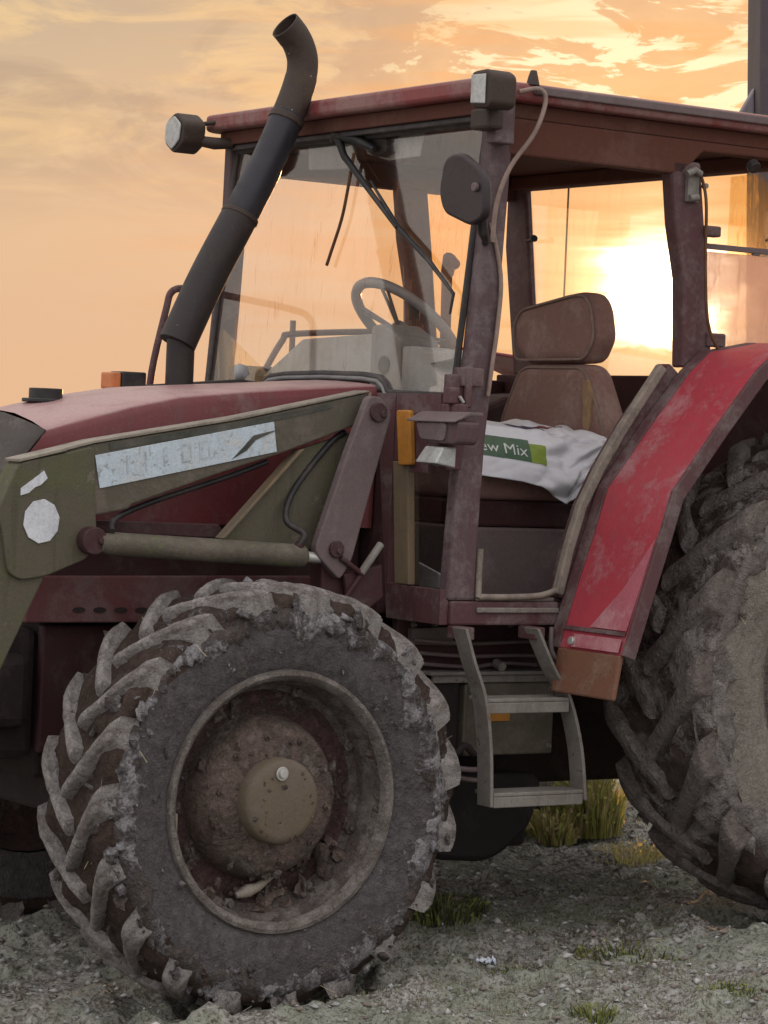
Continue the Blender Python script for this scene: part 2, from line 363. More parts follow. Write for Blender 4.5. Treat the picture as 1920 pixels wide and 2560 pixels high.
# ------------------------------------------------------------------ the ground
TO = Vector((-0.844, 8.785, -0.028)); TYAW, TPITCH = R(34), R(3)
def local_xy(X, Y):
    dx = X - TO.x; dy = Y - TO.y
    return dx * math.cos(TYAW) + dy * math.sin(TYAW), -dx * math.sin(TYAW) + dy * math.cos(TYAW)
def gheight(X, Y):
    lx, ly = local_xy(X, Y)
    t = np.clip((lx - .5) / 1.2, 0, 1); t = t * t * (3 - 2 * t)
    h = -.012 + .062 * t
    rough = np.clip(1.4 - np.hypot(X - .5, Y - 10) / 40, 0.15, 1)
    h = h + rough * ((fbm(X * .9, Y * .9, 3) - .5) * .07 + (fbm(X * 5, Y * 5, 4) - .5) * .050 + (fbm(X * 21, Y * 21, 3) - .5) * .042)
    h = h + rough * np.maximum(0, fbm(X * 11 + 40, Y * 11, 3) - .58) * .16
    track = np.exp(-((np.abs(ly) - .84) / .19) ** 4) * np.clip((lx + 6) / 2, 0, 1) * np.clip((8 - lx) / 3, 0, 1)
    bars = np.sin(2 * np.pi * (lx - np.abs(np.abs(ly) - .84) * .9) / .20); h = h - track * (.020 - .014 * np.clip(bars * 1.8, -1, 1) * np.clip(fbm(X * 3, Y * 3, 2) * 2.2 - .5, 0, 1)) + .016 * np.exp(-((np.abs(np.abs(ly) - .84) - .23) / .05) ** 2) * fbm(X * 7, Y * 7, 2) * 2
    # soft earth pushed up beside the wheels
    for (wx, wy) in ((0, -.78), (0, .78), (2.08, -1.0), (2.08, 1.0)):
        dd = np.hypot((lx - wx) / .42, (ly - wy) / .25); h = h - .02 * np.exp(-dd ** 2) + .03 * np.exp(-((dd - 1.35) / .35) ** 2)
    far = np.hypot(X, Y - 9)                    # the yard sits on a rise: the land drops away beyond it
    h = h - .055 * np.maximum(0, far - 22) * np.clip((far - 22) / 30, 0, 1) + np.clip((far - 60) / 400, 0, 1) * 3.0 * (fbm(X * .006, Y * .006, 3) - .5)
    return h
def axis(a, b, step, lo, hi):
    m = list(np.arange(a, b, step)); q = step; x = m[-1]
    while x < hi: q *= 1.22; x += q; m.append(x)
    q = step; x = a; pre = []
    while x > lo: q *= 1.22; x -= q; pre.append(x)
    return np.array(pre[::-1] + m)
gx = axis(-2.6, 3.2, .016, -2500, 2500); gy = axis(7.2, 13.4, .016, -900, 4000)
GX, GY = np.meshgrid(gx, gy); GZ = gheight(GX, GY)
nv = np.stack([GX.ravel(), GY.ravel(), GZ.ravel()], 1); W_ = len(gx); H_ = len(gy)
idx = np.arange(W_ * H_).reshape(H_, W_)
quads = np.stack([idx[:-1, :-1].ravel(), idx[:-1, 1:].ravel(), idx[1:, 1:].ravel(), idx[1:, :-1].ravel()], 1)
def np_mesh(name, v, f, k):
    me = bpy.data.meshes.new(name); me.vertices.add(len(v)); me.vertices.foreach_set('co', np.asarray(v, np.float32).ravel())
    me.loops.add(len(f) * k); me.loops.foreach_set('vertex_index', np.asarray(f, np.int32).ravel())
    me.polygons.add(len(f)); me.polygons.foreach_set('loop_start', np.arange(0, len(f) * k, k, dtype=np.int32)); me.polygons.foreach_set('loop_total', np.full(len(f), k, np.int32))
    me.update(calc_edges=True); me.validate(); return me
gm, t = new_mat('trodden_earth'); c = t.node('ShaderNodeTexCoord').outputs['Object']
a = t.noise(c, 2.0, 8, .65, .5); b = t.noise(c, 14, 8, .72, .4); f = t.noise(c, 70, 5, .75); g = t.noise(c, 1.1, 6, .6, .3)
col = t.mix(t.rng(b, .40, .60), (.14, .118, .098), (.34, .335, .31))
col = t.mix(t.rng(f, .50, .64), col, (.44, .44, .41))
col = t.mix(t.math('MULTIPLY', t.rng(a, .40, .56), .65), col, (.23, .25, .19))
col = t.mix(t.math('MULTIPLY', t.rng(g, .5, .62), .5), col, (.35, .335, .31))
col = t.mix(t.math('MULTIPLY', t.rng(f, .49, .38), .85), col, (.060, .048, .040))
finish(t, bsdf(t, col, .95, 0, bumpn(t, t.math('ADD', b, t.math('MULTIPLY', f, .6)), .9, .02), .15))
gme = np_mesh('ground', nv, quads, 4); gme.materials.append(gm); gme.shade_smooth()
ground = bpy.data.objects.new('ground', gme); COL.objects.link(ground); tag(ground, 'rough trodden earth under the tractor running to the horizon', 'ground', kind='structure')

def scatter(name, n, shape, mats, mfun, label, cat, xr=(-2.3, 2.9), yr=(7.4, 13.0), dens=None):
    base, faces = shape; base = np.array(base, float); k = len(base)
    X = rng.uniform(*xr, n); Y = rng.uniform(*yr, n)
    if dens is not None:
        keep = rng.random(n) < dens(X, Y); X = X[keep]; Y = Y[keep]
    Z = gheight(X, Y); V, Mi = mfun(base, len(X)); V = V + np.stack([X, Y, Z], 1)[:, None, :]
    Fc = (np.array(faces)[None] + (np.arange(len(X)) * k)[:, None, None]).reshape(-1, len(faces[0]))
    me = np_mesh(name, V.reshape(-1, 3), Fc, len(faces[0]))
    for q in mats: me.materials.append(q)
    Mi = np.repeat(Mi, len(faces)).astype(np.int32)
    if len(me.polygons) == len(Mi): me.polygons.foreach_set('material_index', Mi)
    ob = bpy.data.objects.new(name, me); COL.objects.link(ob); tag(ob, label, cat, kind='stuff'); return ob
def rotz(V, a):
    c_, s_ = np.cos(a)[:, None], np.sin(a)[:, None]
    return np.stack([V[..., 0] * c_ - V[..., 1] * s_, V[..., 0] * s_ + V[..., 1] * c_, V[..., 2]], -1)
OCT = ([(1, 0, 0), (0, 1, 0), (-1, 0, 0), (0, -1, 0), (0, 0, 1), (0, 0, -1)], [(0, 1, 4), (1, 2, 4), (2, 3, 4), (3, 0, 4), (1, 0, 5), (2, 1, 5), (3, 2, 5), (0, 3, 5)])
def pebble(base, n):
    s_ = .004 + .014 * rng.random(n) ** 3.2
    sc = np.stack([s_ * rng.uniform(.8, 1.6, n), s_ * rng.uniform(.7, 1.2, n), s_ * rng.uniform(.4, .8, n)], 1)
    V = base[None] * sc[:, None, :] * rng.uniform(.65, 1.25, (n, 6, 1)); V[..., 2] += V[..., 0] * rng.uniform(-.3, .3, (n, 1)) + (s_ * .25)[:, None]
    return rotz(V, rng.uniform(0, 6.28, n)), rng.choice([0, 0, 1, 1, 2], n)
PM = [plain('pebble_grey', (.33, .33, .32), .9, .3), plain('clod_brown', (.19, .16, .14), .95, .3), plain('pebble_pale', (.44, .435, .42), .85, .3)]
scatter('gravel', 16000, OCT, PM, pebble, 'small grey stones and clods of earth strewn over the ground', 'gravel')
BL = ([(-.5, 0, 0), (.5, 0, 0), (.35, .15, .5), (-.35, .15, .5), (0, .5, 1)], None)
def blade(base, n):
    h = rng.uniform(.006, .030, n); V = base[None] * np.stack([rng.uniform(.0015, .0035, n), h * rng.uniform(.5, 2.6, n), h], 1)[:, None, :]
    return rotz(V, rng.uniform(0, 6.28, n)), rng.choice([0, 0, 0, 1, 2], n)
GM = [plain('grass_green', (.12, .145, .070), .8, .3, bump=0), plain('grass_olive', (.17, .175, .10), .8, .3, bump=0), plain('straw', (.30, .26, .17), .85, .3, bump=0)]
BLs = (BL[0][:4], [(0, 1, 2, 3)])
gpat = lambda x, y: np.clip((fbm(x * 1.6 + 9, y * 1.6, 3) - .47) * 7, .04, 1)
scatter('short_grass', 120000, BLs, GM, blade, 'short thin grass growing in patches through the earth', 'grass', dens=gpat)
def straw(base, n):
    b_ = base[:, [0, 2, 1]] * np.array([1, 1, 0]); V = b_[None] * np.stack([rng.uniform(.0015, .004, n), rng.uniform(.015, .09, n), np.ones(n)], 1)[:, None, :]
    V[..., 2] += .004 + V[..., 1] * rng.uniform(0, .25, (n, 1)); return rotz(V, rng.uniform(0, 6.28, n)), rng.choice([0, 1, 1], n)
scatter('straw_litter', 2600, BLs, [GM[2], plain('old_straw', (.20, .185, .15), .9, .3, bump=0)], straw, 'dry straw bits lying over the earth', 'straw')

# ------------------------------------------------------------------ the tractor
tractor = bpy.data.objects.new('tractor', None); COL.objects.link(tractor)
tractor.matrix_world = Matrix.Translation(TO) @ Matrix.Rotation(TYAW, 4, 'Z') @ Matrix.Rotation(TPITCH, 4, 'Y')
tag(tractor, 'muddy red farm tractor with a faded olive front loader and open cab door', 'tractor')
T = tractor
def part(name, mat, fn, bevel=.004, smooth=None, parent=None, seg=2, sub=0, label=None, solid=0):
    m = MB(); fn(m); o = m.build(name, mat, parent or T, bevel, smooth, seg, sub, solid)
    if label: o['label'] = label
    return o
def mirror_y(fn):
    def g(m):
        fn(m); m.v = [(x, -y, z) for x, y, z in m.v]
    return g

# ---- wheels
import bmesh as _bm0
def make_lug(Rc, Rt, hw, dphi, wb, wt, side, seed, drop):
    """one tread bar from the centre line out over the shoulder"""
    rnd = random.Random(seed); m = MB(); rows = 11; secs = []
    for i in range(rows):
        u = i / (rows - 1); y = -.012 + (hw + .022) * u
        ph = dphi * (u ** 1.15); sl = .55 + .9 * u
        rt = Rt - .006 * u ** 3; rc = Rc - .03
        if u > .95: rt -= .008
        wbb = wb * (.85 + .9 * max(0, u - .5)); wtt = wt * (.85 + 1.1 * max(0, u - .45))
        jit = lambda q: rnd.uniform(-q, q)
        ang = math.atan2(dphi * Rt, hw) * .8
        row = []
        for (off, r) in ((-wbb / 2, rc), (-wtt / 2 - .004, rt - .014), (-wtt / 2, rt - .003), (0, rt + .002), (wtt / 2, rt - .003), (wtt / 2 + .004, rt - .014), (wbb / 2, rc)):
            p = ph + (off / math.cos(ang) * .8 + jit(.0012)) / Rt; rr = r + jit(.0016); yy = -(y + jit(.001)) * side
            row.append((-rr * math.cos(p), yy, rr * math.sin(p)))
        secs.append(row)
    # the outer end runs down the shoulder
    last = []
    for j, (off, r) in enumerate(((-wb * .6, Rc - .05 - drop), (-wt * .6, Rc - .012 - drop * .6), (-wt * .55, Rc - .004 - drop * .5), (0, Rc - drop * .5), (wt * .55, Rc - .004 - drop * .5), (wt * .6, Rc - .012 - drop * .6), (wb * .6, Rc - .05 - drop))):
        p = dphi * 1.06 + off / Rt; last.append((-r * math.cos(p), -(hw + .006) * side, r * math.sin(p)))
    secs.append(last)
    k = 7; vs = [p for r_ in secs for p in r_]; fs = []
    for i in range(len(secs) - 1):
        for j in range(k - 1): fs.append((i * k + j, i * k + j + 1, (i + 1) * k + j + 1, (i + 1) * k + j))
    fs += [tuple(range(k))[::-1], tuple(range((len(secs) - 1) * k, len(secs) * k))]
    m.add(vs, fs)
    bm = _bm0.new(); vv = [bm.verts.new(p) for p in m.v]
    for f_ in m.f: bm.faces.new([vv[i] for i in f_])
    _bm0.ops.subdivide_edges(bm, edges=bm.edges[:], cuts=1, use_grid_fill=True, smooth=.12)
    bm.verts.ensure_lookup_table()
    for v in bm.verts:
        p = v.co; q = Vector((p.x, 0, p.z)).normalized(); k_ = noise.fractal(p * 26 + Vector((seed, 0, 0)), 1.0, 2.0, 3)
        v.co = p + q * k_ * .0028 + Vector((0, 1, 0)) * noise.noise(p * 40) * .0018
    bm.verts.index_update(); m.v = [tuple(v.co) for v in bm.verts]; m.f = [tuple(v.index for v in f_.verts) for f_ in bm.faces]; m.m = [0] * len(m.f); bm.free(); return m
def tyre_mesh(name, prof, mis, n, mats, amp, seed):
    m = MB(); P = []; Mi = []
    for i in range(len(prof) - 1):                       # refine the profile
        for k in range(4):
            q = k / 4; P.append((prof[i][0] * (1 - q) + prof[i + 1][0] * q, prof[i][1] * (1 - q) + prof[i + 1][1] * q)); Mi.append(mis[i])
    P.append(prof[-1]); m.lathe(P, n, mis=Mi)
    k = len(P); v2 = []
    for i, (x, y, z) in enumerate(m.v):
        q = i % k; tread = 1.0 if Mi[min(q, len(Mi) - 1)] == 0 else .22
        r = math.hypot(x, z); p = Vector((x * 9 + seed, y * 9, z * 9))
        d = (noise.fractal(p, 1.0, 2.0, 4) + .25) * amp * tread + max(0, noise.noise(p * 3.1)) * amp * .6 * tread
        s = (r + d) / r; v2.append((x * s, y, z * s))
    m.v = v2; return m.build(name, mats, T, 0, 180)
def straws(name, n, rr, hw, parent):
    m = MB(); rnd = random.Random(5)
    for i in range(n):
        a = rnd.uniform(0, 6.28); r = rr * rnd.uniform(.90, 1.03); y = -hw * rnd.uniform(-.8, 1.06)
        p = Vector((-r * math.cos(a), y, r * math.sin(a))); q = p + Vector((rnd.uniform(-1, 1), rnd.uniform(-1, .6), rnd.uniform(-1, 1))).normalized() * rnd.uniform(.02, .06)
        m.tube([p, (p + q) / 2 + Vector((rnd.uniform(-.006, .006),) * 3), q], .0014, 3, False)
    o = m.build(name, GM[2], parent); o['kind'] = 'stuff'; return o
def nut(m, p, r, h):
    pts = [(p[0] + r * math.cos(k * math.pi / 3), p[2] + r * math.sin(k * math.pi / 3)) for k in range(6)]
    m.prism(pts, 'y', p[1] - h, p[1]); m.tube([(p[0], p[1] - h - .012, p[2]), (p[0], p[1], p[2])], r * .5, 8)

fw_prof = [(.365, -.148), (.40, -.166), (.465, -.182), (.525, -.180), (.566, -.170), (.590, -.146), (.596, -.07), (.594, 0), (.596, .07), (.590, .146), (.566, .170), (.525, .180), (.465, .182), (.405, .166), (.375, .150)]
fw = tyre_mesh('front_wheel', fw_prof, [1, 1, 1, 0, 0, 0, 0, 0, 0, 0, 0, 1, 1, 1], 200, ['rubber_dark', 'rubber_side'], .020, 3)
fw.location = (0, -.78, .625)
Nf = 19
front_lugs = [[make_lug(.585, .632, .170, .34, .076, .042, s, 11 * q + s, .035).build('tread_lug', 'lug', fw, .004, 60, 1) for q in range(3)] for s in (1, -1)]
def ring(wheel, protos, N, halfstep):
    for si, pr in enumerate(protos):
        for k in range(N):
            a = 2 * math.pi * (k + (halfstep if si else 0)) / N + .05
            o = pr[k % 3] if k < 3 else copyo(pr[k % 3], wheel)
            o.rotation_euler = (0, a, 0)
ring(fw, front_lugs, Nf, .5)
part('rim', ['rim', 'disc'], lambda m: m.lathe([(.356, -.150), (.366, -.156), (.376, -.150), (.372, -.142), (.354, -.136), (.340, -.10), (.334, -.045), (.326, -.040), (.314, -.030), (.300, -.012), (.10, -.012), (.10, .03), (.33, .03), (.372, .14)], 96, mis=[0] * 8 + [1] * 5), 0, 50, fw)
part('rim_flange', 'rimlip_lit', lambda m: m.lathe([(.350, -.140), (.356, -.160), (.368, -.171), (.380, -.168), (.386, -.150), (.374, -.140)], 110), 0, 50, fw)
part('hub', 'hub', lambda m: m.lathe([(.245, -.012), (.238, -.05), (.222, -.085), (.200, -.104), (.150, -.112), (.02, -.112)], 64), 0, 40, fw)
part('hub_cap', 'cap', lambda m: m.lathe([(.126, -.100), (.124, -.150), (.116, -.160), (.100, -.165), (.0005, -.165)], 56), 0, 40, fw)
part('grease_plug', 'bright', lambda m: m.tube([(-.012, -.168, .083), (-.012, -.180, .083)], .013, 12).tube([(-.012, -.168, .083), (-.012, -.171, .083)], .021, 14), .002, 40, fw)
for k in range(8):
    a = k * math.pi / 4 + .32
    part('wheel_nut', 'rim', lambda m: nut(m, (-.325 * math.cos(a), -.035, .325 * math.sin(a)), .019, .02), .002, None, fw)
for k in range(10):
    a = k * math.pi / 5 + .15
    part('hub_bolt', 'hub', lambda m: nut(m, (-.185 * math.cos(a), -.106, .185 * math.sin(a)), .011, .008), .001, None, fw)
import bmesh as _bm
_b = _bm.new(); _bm.ops.create_icosphere(_b, subdivisions=2, radius=1.0); ICO = ([v.co.copy() for v in _b.verts], [tuple(v.index for v in f_.verts) for f_ in _b.faces]); _b.free()
def clods(m, n, rmin, rmax, y0, y1, smax, seed, lo=0, hi=6.28):
    """lumps of earth pressed on to a wheel"""
    rnd = random.Random(seed)
    for i in range(n):
        a = rnd.uniform(lo, hi); r = rnd.uniform(rmin, rmax); s_ = .004 + smax * rnd.random() ** 2.2; c = Vector((-r * math.cos(a), rnd.uniform(y0, y1), r * math.sin(a)))
        E = Euler((rnd.uniform(0, 6), rnd.uniform(0, 6), rnd.uniform(0, 6))).to_matrix(); sx, sy, sz = rnd.uniform(.7, 1.6), rnd.uniform(.6, 1.1), rnd.uniform(.35, .8); of = Vector((rnd.uniform(0, 50), 3, 1))
        m.add([c + E @ Vector((v.x * sx, v.y * sy, v.z * sz)) * s_ * (1 + .9 * noise.noise(v * 1.7 + of)) for v in ICO[0]], ICO[1])
def crust(m, r_in, r_out, yf, seed, rag, n=320):
    """ragged skin of dried mud lapping from the tread down on to the sidewall"""
    vs = []; fs = []; k = 7
    for i in range(n):
        a = 2 * math.pi * i / n; e = noise.fractal(Vector((math.cos(a) * 4 + seed, math.sin(a) * 4, 1.5)), 1.0, 2.0, 4); e2 = noise.noise(Vector((math.cos(a) * 30, math.sin(a) * 30, seed)))
        ri = r_in - rag * (e + .35) - rag * .35 * e2
        for j in range(k):
            t_ = j / (k - 1); r = ri * (1 - t_) + r_out * t_; th = (.002 + .010 * math.sin(math.pi * min(1, t_ * 1.2)) ** .6) if 0 < j else -.004
            th += .008 * noise.noise(Vector((r * math.cos(a) * 28, r * math.sin(a) * 28, seed))) * (j > 0)
            vs.append((-r * math.cos(a), yf(r) - th, r * math.sin(a)))
    for i in range(n):
        q = (i + 1) % n
        for j in range(k - 1): fs.append((i * k + j, i * k + j + 1, q * k + j + 1, q * k + j))
    m.add(vs, fs)
def cl(m):
    clods(m, 70, .13, .30, -.022, -.010, .020, 3); clods(m, 90, .12, .235, -.106, -.05, .018, 4); clods(m, 26, .02, .115, -.166, -.163, .007, 14); clods(m, 60, .345, .380, -.13, -.05, .020, 5, 2.6, 6.0)
    clods(m, 50, .27, .345, -.06, -.02, .026, 6, 3.6, 5.9)
o = part('mud_clods', 'hub', cl, 0, 60, fw); o['kind'] = 'stuff'
def fyf(r): return float(np.interp(r, [.375, .405, .465, .525, .562, .580], [-.150, -.166, -.182, -.180, -.166, -.140]))
def shoulder_mud(m): clods(m, 230, .49, .590, -.188, -.162, .022, 9); clods(m, 60, .40, .50, -.180, -.172, .009, 12); clods(m, 170, .58, .604, -.15, .17, .028, 10); crust(m, .512, .592, fyf, 2.0, .060)
o = part('caked_mud', 'crust', shoulder_mud, 0, 70, fw); o['kind'] = 'stuff'
straws('straw_bits', 150, .58, .18, fw)
part('twig', 'edge', lambda m: m.tube([(-.085, -.06, -.283), (-.05, -.065, -.270), (-.015, -.062, -.262), (.045, -.06, -.225), (.072, -.06, -.205)], [.010, .020, .014, .008, .003], 7), 0, 60, fw)
part('balance_weight', 'paleseal', lambda m: m.box(-.337, -.318, -.11, -.06, -.10, -.028), .003, None, fw)
def copy_wheel(src, loc, flip=True):
    c = copyo(src, T, loc, (0, 0, math.pi) if flip else None)
    for ch in list(src.children): copyo(ch, c)
    return c
# the wheel on the far side keeps its tread pointing the same way, so it is a mirrored copy
def mirrored_wheel(src, loc):
    c = copyo(src, T, loc); c.scale = (1, -1, 1)
    for ch in list(src.children): copyo(ch, c)
    return c
mirrored_wheel(fw, (0, .78, .625))

rw_prof = [(.470, -.185), (.52, -.215), (.60, -.232), (.690, -.230), (.735, -.216), (.758, -.18), (.762, -.09), (.758, 0), (.762, .09), (.758, .18), (.735, .216), (.680, .230), (.60, .232), (.52, .215), (.470, .185)]
rw = tyre_mesh('rear_wheel', rw_prof, [1, 1, 1, 0, 0, 0, 0, 0, 0, 0, 0, 1, 1, 1], 220, ['tread_rear', 'rear_side'], .022, 8)
rw.location = (2.08, -.995, .98)
rear_lugs = [[make_lug(.745, .800, .218, .345, .118, .078, s, 31 * q + s, .05).build('tread_lug', 'lug_rear', rw, .005, 60, 1) for q in range(3)] for s in (1, -1)]
ring(rw, rear_lugs, 18, .5)
part('rim', 'rim', lambda m: m.lathe([(.468, -.185), (.490, -.192), (.494, -.184), (.468, -.172), (.44, -.12), (.43, -.03), (.40, 0), (.12, 0), (.12, .04), (.42, .04), (.468, .18)], 96), 0, 50, rw)
part('hub', 'hub', lambda m: m.lathe([(.16, 0), (.15, -.05), (.11, -.075), (.001, -.08)], 48), 0, 40, rw)
for k in range(8):
    a = k * math.pi / 4
    part('wheel_nut', 'rim', lambda m: nut(m, (-.21 * math.cos(a), 0, .21 * math.sin(a)), .02, .022), .002, None, rw)
def ryf(r): return float(np.interp(r, [.470, .52, .60, .680, .722, .740], [-.185, -.215, -.232, -.230, -.214, -.18]))
def rmud(m): clods(m, 90, .64, .735, -.240, -.205, .026, 19); clods(m, 170, .735, .758, -.19, .22, .030, 20); crust(m, .665, .760, ryf, 7.0, .06)
o = part('caked_mud', 'lug_rear', rmud, 0, 70, rw); o['kind'] = 'stuff'
straws('straw_bits', 110, .74, .23, rw)
mirrored_wheel(rw, (2.08, .995, .98))

# ---- bonnet
hood_p = [(-.60, 1.545, .300), (-.570, 1.600, .318), (-.53, 1.645, .328), (-.497, 1.668, .334), (-.392, 1.702, .338), (-.218, 1.751, .342), (-.053, 1.788, .344), (.158, 1.813, .348), (.451, 1.839, .352), (.655, 1.856, .355)]
def hood(m):
    sec = []
    for q_, (x, z, wd) in enumerate(hood_p[3:]):
        cr = float(np.interp(x, [-.6, -.49, -.244, .067, .3, .66], [.055, .055, .037, .020, .014, .014]))
        h = [(-wd - .004, 1.40), (-wd - .010, (1.40 + z) / 2), (-wd - .004, z - .030), (-wd + .002, z - .010), (-wd + .012, z), (-wd * .70, z + cr * .45), (-wd * .35, z + cr * .85), (0, z + cr)]
        sx = (lambda b: x - max(0, z - b) * .85) if q_ == 0 else (lambda b: x)
        sec.append([(sx(b), a, b) for a, b in h] + [(sx(b), -a, b) for a, b in h[-2::-1]])
    k = len(sec[0]); vs = [p for s_ in sec for p in s_]
    fs = [(i * k + j, i * k + j + 1, (i + 1) * k + j + 1, (i + 1) * k + j) for i in range(len(sec) - 1) for j in range(k - 1)]
    fs += [tuple(range((len(sec) - 1) * k, len(sec) * k))]
    m.add(vs, fs)
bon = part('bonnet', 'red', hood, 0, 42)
def nose(m):
    rows = []
    for z in (1.668, 1.63, 1.58, 1.52, 1.40):
        x = -.497 - max(0, 1.668 - z) * .85; row = [(x - .004, -.334, z)]
        for t_ in (-.75, -.4, 0, .4, .75): row.append((x - .012 - .035 * (1 - t_ * t_), .334 * t_, z + (.055 * (1 - t_ * t_) if z > 1.66 else 0)))
        rows.append(row + [(x - .004, .334, z)])
    k = 7; m.add([p for r_ in rows for p in r_], [(i * k + j, i * k + j + 1, (i + 1) * k + j + 1, (i + 1) * k + j) for i in range(4) for j in range(6)])
part('grille', 'nose', nose, 0, 40, solid=.008)
def cyl_pts(m, c, r, h, n=28, mi=0): m.tube([c, (c[0], c[1], c[2] + h)], r, n, True, mi)
part('air_cap', 'black', lambda m: (cyl_pts(m, (-.345, 0, 1.752), .064, .012), cyl_pts(m, (-.335, 0, 1.76), .052, .036)), .003, 40)
part('side_lamp', 'black', lambda m: m.box(.065, .155, .245, .335, 1.80, 1.868), .006)
part('lamp_lens', 'amber', lambda m: m.box(.030, .064, .250, .330, 1.81, 1.864), .006)
part('bonnet_hinge', 'rubber', lambda m: m.prism([(.10, 1.80), (.12, 1.822), (.55, 1.865), (.62, 1.86), (.62, 1.85)], 'y', .31, .34), .003)

# ---- exhaust
ey = .15
part('exhaust_pipe', 'exhaust_worn', lambda m: m.tube([(.222, ey, 1.74), (.222, ey, 2.02)], .046, 20), 0, 50)
ex1 = [(.208, ey, 1.965), (.245, ey, 2.045), (.314, ey, 2.191), (.40, ey, 2.350), (.425, ey, 2.395)]
part('heat_shield', 'exhaust_worn', lambda m: m.tube(spline(ex1, 4), .062, 24), .002, 50)
part('exhaust_stack', 'exhaust', lambda m: m.tube(spline([(.425, ey, 2.395), (.487, ey, 2.512), (.538, ey, 2.615), (.596, ey, 2.745)], 5), [.0585] * 8 + [.056] * 8, 24), .002, 50)
part('exhaust_elbow', 'exhaust_top', lambda m: m.tube(spline([(.588, ey, 2.73), (.622, ey, 2.815), (.640, ey, 2.880), (.640, ey, 2.935), (.618, ey, 2.985), (.585, ey, 3.020), (.566, ey, 3.036)], 4), [.052] * 8 + [.050] * 10 + [.051] * 7, 24, False), 0, 60, solid=.004)
part('exhaust_clamp', 'exhaust_top', lambda m: m.tube([(.583, ey, 2.716), (.592, ey, 2.736)], .0600, 24), .002, 50)
part('exhaust_clamp', 'exhaust_top', lambda m: m.tube([(.421, ey, 2.387), (.428, ey, 2.401)], .0645, 24), .002, 50)
part('hand_rail', 'maroon', lambda m: m.tube(spline([(.35, .58, 1.70), (.36, .58, 1.88), (.405, .58, 2.09), (.43, .59, 2.155), (.50, .62, 2.172), (.70, .76, 2.172)], 5), .0125, 10), 0, 60)
part('hand_rail', 'post', lambda m: (m.tube(spline([(.93, .88, 1.78), (1.00, .88, 1.925), (1.065, .88, 2.03), (1.10, .88, 2.052), (1.40, .87, 2.078), (1.53, .81, 2.08)], 5), .012, 10), m.tube([(1.105, .88, 1.93), (1.105, .88, 2.102)], .011, 8)), 0, 60)

# ---- cab shell
roof_o = rounded([(.655, -.80), (.70, -.84), (2.12, -.84), (2.16, -.80), (2.16, .80), (2.12, .84), (.70, .84), (.655, .80)], .05)
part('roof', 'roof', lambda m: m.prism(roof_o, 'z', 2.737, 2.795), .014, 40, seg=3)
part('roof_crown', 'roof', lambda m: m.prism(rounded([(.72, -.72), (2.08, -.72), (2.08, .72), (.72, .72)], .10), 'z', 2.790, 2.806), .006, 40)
for q in (-.856, .842): part('gutter', 'post', lambda m: m.box(.86, 2.14, q, q + .014, 2.760, 2.786), .004)
part('roof_liner', 'liner', lambda m: m.prism(rounded([(.70, -.79), (2.10, -.79), (2.10, .79), (.70, .79)], .04), 'z', 2.690, 2.736), .004)
part('header_rail', 'liner', lambda m: m.prism([(.80, 2.575), (1.50, 2.575), (1.585, 2.655), (1.98, 2.660), (1.98, 2.689), (.80, 2.689)], 'y', -.80, -.735), .008)
part('header_rail', 'liner', lambda m: m.box(.80, 1.98, .735, .80, 2.600, 2.689), .008)
part('header_rail', 'liner', lambda m: m.box(1.945, 2.03, -.735, .735, 2.640, 2.689), .008)
part('header_rail', 'rubber', lambda m: m.box(.715, .770, -.735, .735, 2.672, 2.689), .004)
apil = [(.738, 2.70), (.825, 2.70), (.813, 2.412), (.799, 2.115), (.787, 1.905), (.768, 1.695), (.759, 1.448), (.757, 1.20), (.650, 1.20), (.669, 1.569), (.696, 1.901), (.711, 2.109), (.735, 2.40)]
f = lambda m: m.prism(apil, 'y', -.80, -.745)
part('cab_pillar', 'pillar', f, .010); part('cab_pillar', 'pillar', mirror_y(f), .010)
bpil = [(1.452, 2.64), (1.485, 2.416), (1.527, 2.239), (1.541, 1.96), (1.49, 1.945), (1.40, 1.82), (1.66, 1.97), (1.613, 2.374), (1.578, 2.64)]
bpil = [(1.455, 2.62), (1.482, 2.416), (1.524, 2.239), (1.540, 1.955), (1.662, 1.985), (1.613, 2.374), (1.578, 2.62)]
f = lambda m: m.prism(bpil, 'y', -.80, -.74)
part('cab_pillar', 'maroon', f, .010); part('cab_pillar', 'maroon', mirror_y(f), .010)
f = lambda m: m.prism([(.80, 2.66), (.80, 2.43), (.714, 1.95), (.585, 1.95), (.690, 2.66)], 'x', 1.985, 2.015)
part('cab_pillar', 'maroon', f, .008); part('cab_pillar', 'maroon', lambda m: m.prism([(-.80, 2.66), (-.715, 2.66), (-.715, 1.95), (-.80, 1.95)], 'x', 1.97, 2.03), .008)
part('door_catch', 'black', lambda m: m.tube([(1.98, .66, 2.45), (1.965, .60, 2.452), (1.96, .585, 2.455)], [.006, .008, .014], 8), 0, 50)
part('rear_wall', 'darkred', lambda m: m.box(1.97, 2.03, -.80, .80, 1.15, 1.949), .006)
part('side_wall', 'darkred', lambda m: m.box(.76, 1.969, .742, .795, 1.17, 1.925), .006)
part('cab_floor', 'darkred', lambda m: m.box(.70, 1.969, -.735, .741, 1.145, 1.168), .004)
part('firewall', 'darkred', lambda m: m.box(.662, .70, -.40, .80, 1.13, 1.825), .004)
part('wheel_arch', 'darkred', lambda m: m.prism([(1.35, 1.17), (1.42, 1.55), (1.60, 1.80), (1.75, 1.86), (1.968, 1.88), (1.968, 1.17)], 'y', .42, .741), .02)
